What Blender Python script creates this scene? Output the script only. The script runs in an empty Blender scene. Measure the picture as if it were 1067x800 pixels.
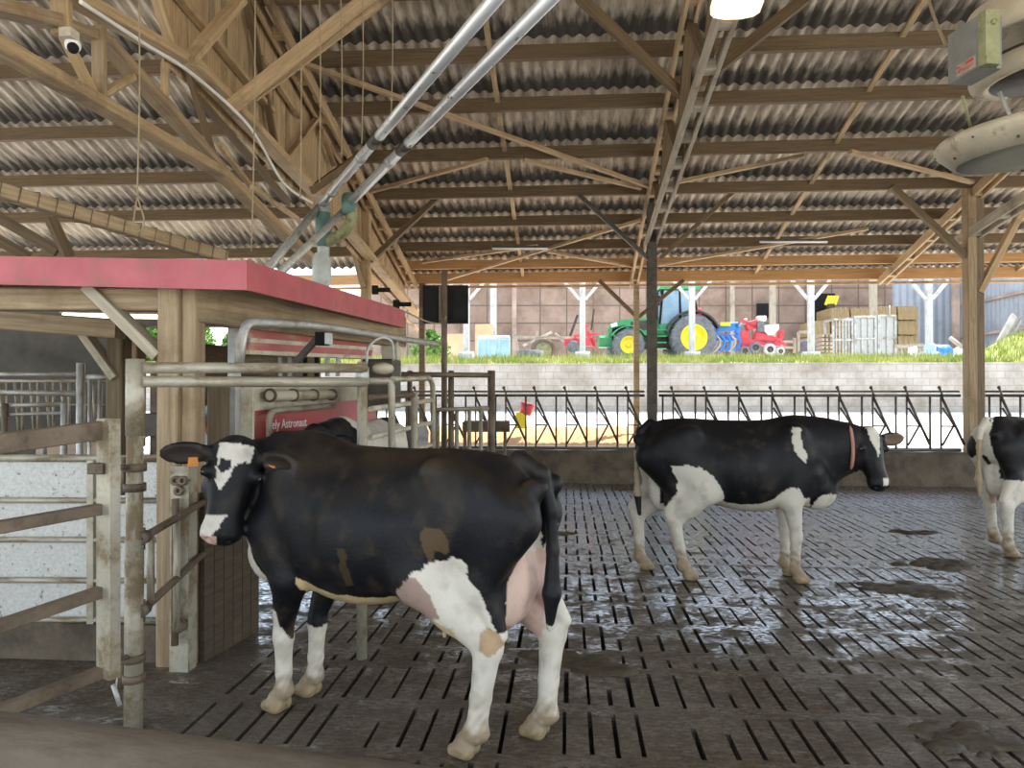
import bpy, math, random
import numpy as np
from mathutils import Vector, Matrix
sc = bpy.context.scene
COL = sc.collection
rnd = random.Random(11)
# ------------------------------------------------------------------ camera and measuring helpers
F = 770.0; YAW = math.radians(4.24); PITCH = math.radians(0.6); H = 1.69
RGT = Vector((math.cos(YAW), math.sin(YAW), 0)); FH = Vector((-math.sin(YAW), math.cos(YAW), 0))
FWD = FH*math.cos(PITCH) + Vector((0, 0, math.sin(PITCH)))
UPV = Vector((0, 0, math.cos(PITCH))) - FH*math.sin(PITCH)
CAM = Vector((0, 0, H))
Z = Vector((0, 0, 1)); X = Vector((1, 0, 0)); Y = Vector((0, 1, 0))
def ray(px, py): return FWD + RGT*((px-533.5)/F) + UPV*((400-py)/F)
def P(px, py, d):                    # measured point: photo position at distance d into the barn
    r = ray(px, py); return CAM + r*(d/r.dot(FH))
def G(px, py, z=0.0):                # measured point on a level
    r = ray(px, py); return CAM + r*((z-H)/r.z)
def onX(px, py, x):                  # measured point on a truss plane
    r = ray(px, py); return CAM + r*(x/r.x)
def onYp(px, py, y):
    r = ray(px, py); return CAM + r*(y/r.y)
def W(xc, d, z): return RGT*xc + FH*d + Z*z
SL = 0.25; RC = H + 7.20
def roofz(y): return RC - SL*y       # plane of the purlins
def onRoof(px, py, off=0.0):
    r = ray(px, py); t = (RC + off - CAM.z)/(r.z + SL*r.y); return CAM + r*t
def bez(pts, n=8):                   # smooth curve through points
    pts = [Vector(p) for p in pts]; out = []
    q = [pts[0]*2-pts[1]] + pts + [pts[-1]*2-pts[-2]]
    for i in range(1, len(q)-2):
        a, b, c, d = q[i-1], q[i], q[i+1], q[i+2]
        for k in range(n):
            t = k/n
            out.append(0.5*((2*b)+(c-a)*t+(2*a-5*b+4*c-d)*t*t+(3*b-a-3*c+d)*t**3))
    out.append(pts[-1]); return out
def fillet(pts, r, n=6):
    pts = [Vector(p) for p in pts]; out = [pts[0]]
    for i in range(1, len(pts)-1):
        a, b, c = pts[i-1], pts[i], pts[i+1]
        u = (a-b); v = (c-b); rr = min(r, u.length*.45, v.length*.45)
        p0 = b+u.normalized()*rr; p1 = b+v.normalized()*rr
        for k in range(n+1):
            t = k/n; out.append(p0*(1-t)**2 + b*2*t*(1-t) + p1*t*t)
    out.append(pts[-1]); return out

class MB:
    def __init__(s): s.v = []; s.f = []; s.tc = []; s.sm = []; s.k = rnd.random()*9
    def add(s, vs, fs, tcs=None, smooth=False):
        o = len(s.v); s.v += [Vector(v) for v in vs]
        s.tc += [Vector(t) for t in (tcs if tcs else vs)]
        s.f += [tuple(i+o for i in f) for f in fs]; s.sm += [smooth]*len(fs)
        return s
    def bar(s, p, q, w, h=None, up=Z, cf=.08):
        p = Vector(p); q = Vector(q); h = h or w
        d = (q-p); L = d.length; d = d/L
        if abs(d.dot(up)) > .98: up = Y if abs(d.y) < .9 else X
        sd = d.cross(up).normalized(); u = sd.cross(d).normalized()
        c = min(w, h)*cf; a, b = w/2, h/2; k = s.k + len(s.v)*.137
        prof = [(-a+c, -b), (a-c, -b), (a, -b+c), (a, b-c), (a-c, b), (-a+c, b), (-a, b-c), (-a, -b+c)]
        vs = []; ts = []
        for e, l in ((p, 0), (q, L)):
            for x, y in prof: vs.append(e+sd*x+u*y); ts.append(Vector((l+k, x+k*.7, y+k*.31)))
        fs = [(i, (i+1) % 8, 8+(i+1) % 8, 8+i) for i in range(8)] + [tuple(range(7, -1, -1)), tuple(range(8, 16))]
        return s.add(vs, fs, ts)
    def box(s, c, sx, sy, sz, rz=0.0, cf=.04):
        c = Vector(c); dx = Vector((math.cos(rz), math.sin(rz), 0))
        return s.bar(c-dx*sx/2, c+dx*sx/2, sy, sz, Z, cf)
    def tube(s, pts, r, n=10, closed=False):
        pts = [Vector(p) for p in pts]; m = len(pts); k = s.k
        rs = r if isinstance(r, (list, tuple)) else [r]*m
        t0 = (pts[1]-pts[0]).normalized(); a = Z if abs(t0.z) < .9 else X
        nrm = t0.cross(a).normalized(); vs = []; ts = []; L = 0
        for i in range(m):
            if closed: t = (pts[(i+1) % m]-pts[i-1]).normalized()
            else: t = (pts[min(i+1, m-1)]-pts[max(i-1, 0)]).normalized()
            nrm = (nrm - t*nrm.dot(t)).normalized(); b = t.cross(nrm)
            if i: L += (pts[i]-pts[i-1]).length
            for j in range(n):
                an = 2*math.pi*j/n; o = nrm*math.cos(an)+b*math.sin(an)
                vs.append(pts[i]+o*rs[i]); ts.append(Vector((L+k, o.x*.1+k, o.z*.1+o.y*.1)))
        fs = []
        for i in range(m if closed else m-1):
            for j in range(n):
                i2 = (i+1) % m
                fs.append((i*n+j, i*n+(j+1) % n, i2*n+(j+1) % n, i2*n+j))
        s.add(vs, fs, ts, True)
        if not closed:
            o = len(s.v)-m*n
            s.f += [tuple(o+j for j in range(n-1, -1, -1)), tuple(o+(m-1)*n+j for j in range(n))]; s.sm += [False, False]
        return s
    def rod(s, p, q, r, n=8): return s.tube([p, q], r, n)
    def lathe(s, prof, c, axis=Z, n=24, smooth=True):
        c = Vector(c); axis = Vector(axis).normalized(); a = Z if abs(axis.z) < .9 else X
        e1 = axis.cross(a).normalized(); e2 = axis.cross(e1); vs = []; fs = []; m = len(prof)
        for r, z in prof:
            for j in range(n):
                an = 2*math.pi*j/n; vs.append(c+axis*z+(e1*math.cos(an)+e2*math.sin(an))*max(r, 1e-4))
        for i in range(m-1):
            for j in range(n): fs.append((i*n+j, i*n+(j+1) % n, (i+1)*n+(j+1) % n, (i+1)*n+j))
        return s.add(vs, fs, None, smooth)
    def prism(s, poly, o, ux, uy, dv, smooth=False):
        o = Vector(o); ux = Vector(ux); uy = Vector(uy); dv = Vector(dv); n = len(poly)
        a = [o+ux*x+uy*y for x, y in poly]; b = [p+dv for p in a]
        fs = [tuple(range(n)), tuple(range(2*n-1, n-1, -1))]
        s.add(a+b, fs)
        s.add(a+b, [(i, n+i, n+(i+1) % n, (i+1) % n) for i in range(n)], None, smooth)
        return s
    def ell(s, c, rx, ry, rz, M=None, n=16, m=10):
        c = Vector(c); vs = []; fs = []
        for i in range(m+1):
            ph = math.pi*i/m
            for j in range(n):
                an = 2*math.pi*j/n
                v = Vector((rx*math.sin(ph)*math.cos(an), ry*math.sin(ph)*math.sin(an), rz*math.cos(ph)))
                vs.append(c+((M @ v) if M else v))
        for i in range(m):
            for j in range(n): fs.append((i*n+j, (i+1)*n+j, (i+1)*n+(j+1) % n, i*n+(j+1) % n))
        return s.add(vs, fs, None, True)
    def quad(s, a, b, c, d): return s.add([a, b, c, d], [(0, 1, 2, 3)])
    def build(s, name, mat, parent=None):
        off = Vector((0, 0, 0)); p = parent
        while p is not None: off += Vector(p.location); p = p.parent
        me = bpy.data.meshes.new(name)
        me.from_pydata([v-off for v in s.v], [], s.f)
        at = me.attributes.new('tc', 'FLOAT_VECTOR', 'POINT')
        at.data.foreach_set('vector', np.array([tuple(t) for t in s.tc], dtype=np.float32).ravel())
        me.polygons.foreach_set('use_smooth', s.sm)
        me.materials.append(mat); me.update()
        o = bpy.data.objects.new(name, me); COL.objects.link(o)
        if parent is not None: o.parent = parent
        return o
def tag(o, label, cat, group=None, kind=None):
    if label: o['label'] = label
    if cat: o['category'] = cat
    if group: o['group'] = group
    if kind: o['kind'] = kind
    return o
def thing(name, loc, label, cat, group=None):
    o = bpy.data.objects.new(name, None); COL.objects.link(o); o.location = loc
    return tag(o, label, cat, group)
def struct(name, mb, mat):
    o = mb.build(name, mat); o['kind'] = 'structure'; return o
def dup(root, loc=None, rz=None, label=None):
    r = root.copy(); COL.objects.link(r)
    if loc is not None: r.location = loc
    if rz is not None: r.rotation_euler = (0, 0, rz)
    if label: r['label'] = label
    for ch in list(root.children):
        c = ch.copy(); COL.objects.link(c); c.parent = r
        for g in list(ch.children):
            e = g.copy(); COL.objects.link(e); e.parent = c
    return r
# ------------------------------------------------------------------ materials
def mk(name, c1, c2=None, scale=4.0, rough=.7, metal=0.0, bump=.15, an=(1, 1, 1), dirt=None, dscale=1.5, dpos=(.5, .68), r2=None, spec=.5, fine=40.0):
    m = bpy.data.materials.new(name); m.use_nodes = True; nt = m.node_tree; N = nt.nodes; L = nt.links
    b = N['Principled BSDF']; b.inputs['Metallic'].default_value = metal; b.inputs['Specular IOR Level'].default_value = spec
    at = N.new('ShaderNodeAttribute'); at.attribute_name = 'tc'
    mp = N.new('ShaderNodeMapping'); mp.inputs['Scale'].default_value = an; L.new(at.outputs['Vector'], mp.inputs['Vector'])
    n1 = N.new('ShaderNodeTexNoise'); n1.inputs['Scale'].default_value = scale; n1.inputs['Detail'].default_value = 5; n1.inputs['Roughness'].default_value = .62
    L.new(mp.outputs['Vector'], n1.inputs['Vector'])
    cr = N.new('ShaderNodeValToRGB'); cr.color_ramp.elements[0].position = .32; cr.color_ramp.elements[1].position = .68
    cr.color_ramp.elements[0].color = (*c1, 1); cr.color_ramp.elements[1].color = (*(c2 or c1), 1)
    L.new(n1.outputs['Fac'], cr.inputs['Fac']); col = cr.outputs['Color']
    if dirt:
        n2 = N.new('ShaderNodeTexNoise'); n2.inputs['Scale'].default_value = dscale; n2.inputs['Detail'].default_value = 6; n2.inputs['Roughness'].default_value = .7
        L.new(at.outputs['Vector'], n2.inputs['Vector'])
        mr = N.new('ShaderNodeMapRange'); mr.inputs['From Min'].default_value = dpos[0]; mr.inputs['From Max'].default_value = dpos[1]
        L.new(n2.outputs['Fac'], mr.inputs['Value'])
        mx = N.new('ShaderNodeMix'); mx.data_type = 'RGBA'; L.new(mr.outputs['Result'], mx.inputs['Factor'])
        L.new(col, mx.inputs['A']); mx.inputs['B'].default_value = (*dirt, 1); col = mx.outputs['Result']
        if r2 is not None:
            mq = N.new('ShaderNodeMapRange'); mq.inputs['To Min'].default_value = rough; mq.inputs['To Max'].default_value = r2
            L.new(mr.outputs['Result'], mq.inputs['Value']); L.new(mq.outputs['Result'], b.inputs['Roughness'])
    L.new(col, b.inputs['Base Color'])
    if not (dirt and r2 is not None): b.inputs['Roughness'].default_value = rough
    if bump:
        n3 = N.new('ShaderNodeTexNoise'); n3.inputs['Scale'].default_value = fine; n3.inputs['Detail'].default_value = 3
        L.new(mp.outputs['Vector'], n3.inputs['Vector'])
        bp = N.new('ShaderNodeBump'); bp.inputs['Strength'].default_value = bump; bp.inputs['Distance'].default_value = .01
        L.new(n3.outputs['Fac'], bp.inputs['Height']); L.new(bp.outputs['Normal'], b.inputs['Normal'])
    return m
GR = (1.2, 22, 22)
M = {}
M['timber'] = mk('pale timber', (.31, .205, .10), (.50, .355, .19), 1.6, .75, 0, .2, GR, (.15, .098, .05), .9, (.50, .68), fine=6)
M['purlin'] = mk('brown purlin timber', (.095, .060, .027), (.165, .107, .05), 1.6, .8, 0, .2, GR, (.13, .08, .035), .6, (.5, .7), fine=6)
M['eave'] = mk('orange brown timber', (.36, .19, .07), (.5, .28, .11), 1.6, .8, 0, .2, GR, fine=6)
M['old'] = mk('weathered grey timber', (.30, .25, .18), (.45, .39, .29), 1.6, .8, 0, .25, GR, (.17, .12, .07), 1.5, (.5, .7), fine=6)
M['post'] = mk('split brown post', (.22, .15, .08), (.38, .28, .165), 1.6, .75, 0, .2, GR, (.17, .105, .05), 1.2, (.5, .68), fine=6)
M['darkwood'] = mk('dark soiled wood', (.075, .05, .027), (.16, .11, .06), 1.6, .8, 0, .2, GR, fine=6)
M['shadedpost'] = mk('post side with painted shade', (.11, .072, .038), (.20, .14, .08), 1.6, .8, 0, .2, GR, fine=6)  # darker brown with the thick post's shaded side put into the colour
M['soilwood'] = mk('manure soaked boards', (.035, .024, .012), (.08, .055, .03), 1.6, .8, 0, .3, GR, fine=6)
M['galv'] = mk('galvanised steel', (.36, .355, .33), (.52, .515, .49), 9, .5, .5, .08, (1, 1, 1), (.27, .225, .16), 2.5, (.52, .66), .75)
M['soiled'] = mk('soiled steel tube', (.30, .265, .20), (.46, .42, .33), 8, .5, .35, .12, (1, 1, 1), (.20, .15, .085), 4, (.47, .62), .8)
M['rust'] = mk('rusty brown steel', (.12, .088, .058), (.23, .17, .115), 8, .6, .3, .15, (1, 1, 1), (.07, .048, .03), 4, (.45, .65), .8)
M['dsteel'] = mk('dark painted steel', (.045, .038, .03), (.09, .075, .058), 8, .55, .4, .1)
M['barrier'] = mk('feed barrier steel', (.075, .062, .05), (.14, .118, .095), 8, .5, .5, .1)
M['pipe'] = mk('bright galvanised pipe', (.50, .50, .49), (.66, .66, .64), 5, .38, .65, .05, (.3, 1, 1), (.12, .095, .065), 7, (.6, .68), .8)
M['boxgrey'] = mk('grey control box', (.17, .165, .15), (.24, .235, .21), 6, .5, .2, .05)
M['sheetg'] = mk('galvanised sheet', (.40, .39, .36), (.54, .53, .50), 60, .55, .2, .05, (1, 1, 1), (.20, .15, .09), 28, (.60, .66), .8)
M['red'] = mk('red fascia sheet', (.34, .05, .062), (.43, .085, .095), 3, .42, .0, .03, (1, 1, 1), (.24, .11, .085), 5, (.50, .70), .7)
M['rred'] = mk('red robot panel', (.36, .022, .028), (.42, .035, .04), 3, .35, 0, .02, (1, 1, 1), (.34, .17, .12), 2.2, (.55, .75), .7)
M['pink'] = mk('faded red cover', (.36, .085, .085), (.45, .15, .13), 3, .4, 0, .03, (1, 1, 1), (.42, .33, .22), 4, (.55, .7), .7)
M['cream'] = mk('grimy cream panel', (.42, .37, .27), (.56, .50, .38), 4, .6, 0, .05, (1, 1, 1), (.24, .19, .12), 3, (.5, .68), .8)
M['white'] = mk('white paint', (.72, .72, .70), (.82, .82, .80), 4, .5, 0, .03, (1, 1, 1), (.5, .46, .38), 4, (.58, .74), .7)
M['wpost'] = mk('white weathered post', (.42, .41, .39), (.58, .57, .55), 3, .7, 0, .1, (1, 3, 3), (.36, .34, .31), 3, (.55, .66), .8)
M['black'] = mk('black plastic', (.008, .008, .009), (.016, .015, .014), 6, .7, 0, .05, spec=.15)
M['rubber'] = mk('black rubber', (.022, .022, .023), (.06, .058, .055), 7, .8, 0, .1)
M['tyre'] = mk('dusty tyre rubber', (.10, .105, .12), (.20, .205, .22), 7, .85, 0, .1)
M['concrete'] = mk('grey barn concrete', (.17, .155, .13), (.28, .26, .22), 2.2, .85, 0, .25, (1, 1, 1), (.09, .075, .055), 1.2, (.48, .66))
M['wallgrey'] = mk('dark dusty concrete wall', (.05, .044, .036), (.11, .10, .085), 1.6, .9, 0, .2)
M['kerb'] = mk('manure stained concrete', (.075, .054, .034), (.13, .098, .065), 3, .8, 0, .5, (1, 1, 1), (.045, .032, .018), 2.5, (.48, .66), fine=18)
M['alley'] = mk('pale concrete', (.66, .64, .60), (.78, .76, .72), .8, .8, 0, .15, (1, 1, 1), (.52, .49, .43), 1.2, (.55, .75), fine=12)
M['grass'] = mk('sunlit grass', (.17, .24, .03), (.40, .42, .09), .9, .8, 0, 0, (1, 1, 1), (.60, .55, .24), 2, (.5, .68))
M['green'] = mk('green tractor paint', (.03, .26, .09), (.05, .32, .12), 4, .3, 0, .02)
M['yellow'] = mk('yellow wheel paint', (.80, .62, .01), (.86, .68, .02), 4, .35, 0, .02)
M['blue'] = mk('blue implement paint', (.02, .16, .55), (.03, .22, .66), 4, .4, 0, .03)
M['lblue'] = mk('pale blue plastic', (.34, .52, .62), (.48, .64, .72), 3, .5, 0, .03)
M['dred'] = mk('red implement paint', (.55, .03, .05), (.65, .07, .08), 5, .4, 0, .03)
M['straw'] = mk('straw', (.22, .15, .065), (.38, .28, .14), 16, .9, 0, .6, (1, 1, 6), (.22, .14, .045), 5, (.5, .7), fine=50)
M['glass'] = mk('cab glass', (.20, .32, .42), (.30, .42, .52), 2, .08, 0, 0)
M['silage'] = mk('yellow maize silage', (.40, .22, .085), (.58, .36, .17), 20, .9, 0, .5)
M['hangar'] = mk('brown hangar panels', (.36, .25, .19), (.48, .35, .27), 1.1, .8, 0, .1, (1, 1, 1), (.17, .12, .088), .7, (.45, .7))
M['plywood'] = mk('plywood', (.50, .33, .17), (.60, .42, .24), 1.5, .7, 0, .05, (1, 1, 6))
M['greysheet'] = mk('grey metal cladding', (.32, .345, .37), (.42, .445, .47), 2, .5, .3, .05, (1, 1, 1), (.25, .26, .28), 1, (.5, .7))
M['bush'] = mk('hedge leaves', (.05, .13, .015), (.16, .30, .04), 3, .7, 0, 0)
M['rope'] = mk('old rope', (.25, .19, .11), (.36, .28, .17), 12, .9, 0, .2)
M['cable'] = mk('white cable', (.70, .68, .62), (.80, .78, .74), 6, .5, 0, .02)
M['fan'] = mk('dusty beige fan shell', (.40, .335, .235), (.52, .45, .33), 5, .6, 0, .08, (1, 1, 1), (.24, .185, .115), 5, (.55, .68), .8)
M['fanmesh'] = mk('dusty olive grille', (.17, .165, .115), (.24, .23, .165), 60, .8, 0, .3)
M['orange'] = mk('orange ear tag', (.55, .22, .05), (.62, .27, .07), 4, .5, 0, .02)
M['dung'] = mk('dung', (.035, .026, .014), (.075, .055, .03), 12, .7, 0, .8, fine=30)
M['hose'] = mk('clouded hose', (.36, .38, .37), (.50, .52, .50), 5, .25, 0, .02, (1, 1, 1), (.22, .19, .13), 6, (.55, .7), .5)
M['teal'] = mk('green grey fitting', (.06, .13, .11), (.10, .19, .16), 6, .5, 0, .05)
M['olive'] = mk('mouldy olive cover', (.20, .20, .09), (.32, .31, .16), 9, .7, 0, .1, (1, 1, 1), (.12, .11, .05), 8, (.5, .65))
M['collar'] = mk('faded red webbing', (.36, .15, .11), (.46, .23, .17), 9, .8, 0, .1)
def emit(name, c, s):
    m = bpy.data.materials.new(name); m.use_nodes = True; b = m.node_tree.nodes['Principled BSDF']
    b.inputs['Base Color'].default_value = (*c, 1); b.inputs['Emission Color'].default_value = (*c, 1); b.inputs['Emission Strength'].default_value = s
    return m
M['tube'] = emit('lit fluorescent tube', (1, .93, .75), 1.2)
M['lamp'] = emit('lit lamp diffuser', (1, .86, .60), .42)
SKY=.28; SUN=4.0; EXPO=1.4
# ------------------------------------------------------------------ cows: one continuous surface grown from a distance field
def cat_rom(keys, n=90):
    k = np.array(keys, float); x = k[:, 0]; xs = np.linspace(x[0], x[-1], n); out = [xs]
    for c in range(1, k.shape[1]):
        y = k[:, c]; m = np.gradient(y, x)
        i = np.clip(np.searchsorted(x, xs)-1, 0, len(x)-2); h = x[i+1]-x[i]; t = (xs-x[i])/h
        out.append((2*t**3-3*t**2+1)*y[i]+(t**3-2*t**2+t)*h*m[i]+(-2*t**3+3*t**2)*y[i+1]+(t**3-t**2)*h*m[i+1])
    return np.array(out)
class Field:
    def __init__(s, lo, hi, h):
        s.lo = np.array(lo, float); s.h = h
        s.n = np.ceil((np.array(hi)-s.lo)/h).astype(int)+1
        s.D = np.full(s.n, 9.0, np.float32)
    def region(s, lo, hi):
        a = np.clip(np.floor((np.array(lo)-s.lo)/s.h).astype(int), 0, s.n); b = np.clip(np.ceil((np.array(hi)-s.lo)/s.h).astype(int)+1, 0, s.n)
        g = np.meshgrid(*[s.lo[i]+s.h*np.arange(a[i], b[i]) for i in range(3)], indexing='ij')
        return tuple(slice(a[i], b[i]) for i in range(3)), np.stack(g, -1)
    def comb(s, sl, d, k, mode='add'):
        A = s.D[sl]
        if mode == 'add':
            hh = np.clip(.5+.5*(A-d)/k, 0, 1); s.D[sl] = A*(1-hh)+d*hh-k*hh*(1-hh)
        else:
            hh = np.clip(.5-.5*(A+d)/k, 0, 1); s.D[sl] = A*(1-hh)+(-d)*hh+k*hh*(1-hh)
    def cap(s, a, b, ra, rb, k=.03, flat=None, mode='add'):
        a = np.array(a, float); b = np.array(b, float); R = max(ra, rb)+k+.03
        sl, p = s.region(np.minimum(a, b)-R, np.maximum(a, b)+R)
        ab = b-a; pa = p-a; t = np.clip((pa@ab)/max(ab@ab, 1e-9), 0, 1)
        q = pa-t[..., None]*ab
        if flat is not None:
            n = np.array(flat[0], float); n /= np.linalg.norm(n); c = q@n; q = q+(c*(1/flat[1]-1))[..., None]*n
        s.comb(sl, (np.linalg.norm(q, axis=-1)-(ra+(rb-ra)*t))*(flat[1]**.5 if flat else 1), k, mode)
    def chain(s, pts, rs, k=.03, flat=None):
        for i in range(len(pts)-1): s.cap(pts[i], pts[i+1], rs[i], rs[i+1], k, flat)
    def ell(s, c, r, k=.03, R=None, mode='add'):
        c = np.array(c, float); r = np.array(r, float); e = r.max()+k+.03
        sl, p = s.region(c-e, c+e); q = p-c
        if R is not None: q = q@np.array(R)          # columns of R are the ellipsoid's axes
        n = np.linalg.norm(q/r, axis=-1); g = np.linalg.norm(q/(r*r), axis=-1)
        s.comb(sl, n*(n-1)/np.maximum(g, 1e-6), k, mode)
    def loft(s, keys, o, ex, ey, ez, pu=2, pd=2, mid=.5, k=.05, narrow=0.0):
        K = cat_rom(keys); o = np.array(o, float); ex, ey, ez = [np.array(v, float) for v in (ex, ey, ez)]
        pts = []
        for i in (0, 30, 60, 89):
            for b in (-1, 1):
                for c in (K[1, i], K[2, i]): pts.append(o+ex*K[0, i]+ey*b*K[3].max()+ez*c)
        pts = np.array(pts); e = k+.06
        sl, p = s.region(pts.min(0)-e, pts.max(0)+e); q = p-o; a = q@ex; b = np.abs(q@ey); c = q@ez
        ac = np.clip(a, K[0, 0], K[0, -1]); T = np.interp(ac, K[0], K[1]); B = np.interp(ac, K[0], K[2]); Wd = np.interp(ac, K[0], K[3])
        mz = B+(T-B)*mid; up = c > mz; hz = np.maximum(np.where(up, T-mz, mz-B), .008); pw = np.where(up, pu, pd)
        tt = np.clip((c-mz)/hz, 0, 1); Wd = np.maximum(Wd*(1-narrow*tt*tt), .008)
        n = ((b/Wd)**pw+(np.abs(c-mz)/hz)**pw)**(1/pw)
        d = (n-1)*np.minimum(Wd, hz); d = np.where(d > 0, (n-1)*np.minimum(Wd, hz)*1.0, d)
        ov = np.abs(a-ac); d = np.where(ov > 0, np.sqrt(np.maximum(d, 0)**2+ov**2)+np.minimum(d, 0)*.2, d)
        s.comb(sl, d, k)
    def mesh(s):
        D = s.D; n = D.shape
        ins = D < 0
        c = [ins[i:n[0]-1+i, j:n[1]-1+j, k:n[2]-1+k] for i in (0, 1) for j in (0, 1) for k in (0, 1)]
        sm = sum(x.astype(np.int8) for x in c); I = np.argwhere((sm > 0) & (sm < 8))
        offs = np.array([(i, j, k) for i in (0, 1) for j in (0, 1) for k in (0, 1)])
        V = np.stack([D[I[:, 0]+o[0], I[:, 1]+o[1], I[:, 2]+o[2]] for o in offs], 1)
        acc = np.zeros((len(I), 3)); cnt = np.zeros(len(I))
        for e0 in range(8):
            for e1 in range(e0+1, 8):
                if np.abs(offs[e0]-offs[e1]).sum() != 1: continue
                a, b = V[:, e0], V[:, e1]; m = (a < 0) != (b < 0); t = np.where(m, a/np.where(m, a-b, 1), 0)
                acc += np.where(m[:, None], offs[e0]+t[:, None]*(offs[e1]-offs[e0]), 0); cnt += m
        verts = s.lo+s.h*(I+acc/cnt[:, None])
        idx = np.full([x-1 for x in n], -1, np.int64); idx[I[:, 0], I[:, 1], I[:, 2]] = np.arange(len(I))
        faces = []
        for ax in range(3):
            sl0 = [slice(None)]*3; sl1 = [slice(None)]*3; sl0[ax] = slice(0, -1); sl1[ax] = slice(1, None)
            A = ins[tuple(sl0)]; B = ins[tuple(sl1)]; E = np.argwhere(A != B)
            u, v = [(1, 2), (2, 0), (0, 1)][ax]
            E = E[(E[:, u] > 0) & (E[:, v] > 0) & (E[:, u] < n[u]-1) & (E[:, v] < n[v]-1)]
            fl = A[E[:, 0], E[:, 1], E[:, 2]]
            def g(du, dv):
                q = E.copy(); q[:, u] += du; q[:, v] += dv; return idx[q[:, 0], q[:, 1], q[:, 2]]
            Q = np.stack([g(-1, -1), g(0, -1), g(0, 0), g(-1, 0)], 1); Q[~fl] = Q[~fl][:, ::-1]; faces.append(Q)
        return verts, np.concatenate(faces)
def unit(v): v = np.array(v, float); return v/np.linalg.norm(v)
def pip(x, y, poly):
    p = np.array(poly, float); r = np.zeros(len(x), bool); j = len(p)-1
    for i in range(len(p)):
        c = ((p[i, 1] > y) != (p[j, 1] > y)) & (x < (p[j, 0]-p[i, 0])*(y-p[i, 1])/(p[j, 1]-p[i, 1]+1e-12)+p[i, 0]); r ^= c; j = i
    return r
TORSO = [(-.88, 1.27, 1.10, .07), (-.82, 1.37, 1.0, .15), (-.70, 1.425, .93, .225), (-.52, 1.435, .86, .262), (-.36, 1.43, .76, .272), (-.18, 1.415, .67, .30),
         (.05, 1.41, .61, .345), (.26, 1.415, .61, .335), (.44, 1.435, .645, .285), (.60, 1.45, .675, .225), (.74, 1.42, .72, .17), (.86, 1.33, .82, .11)]
HEAD = [(-.06, .00, -.09, .06), (-.01, .045, -.15, .11), (.07, .06, -.20, .132), (.17, .05, -.225, .130), (.26, .038, -.205, .110), (.36, .025, -.16, .091),
        (.45, .018, -.135, .090), (.52, .012, -.128, .100), (.565, -.004, -.118, .090), (.595, -.035, -.095, .05)]
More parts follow.
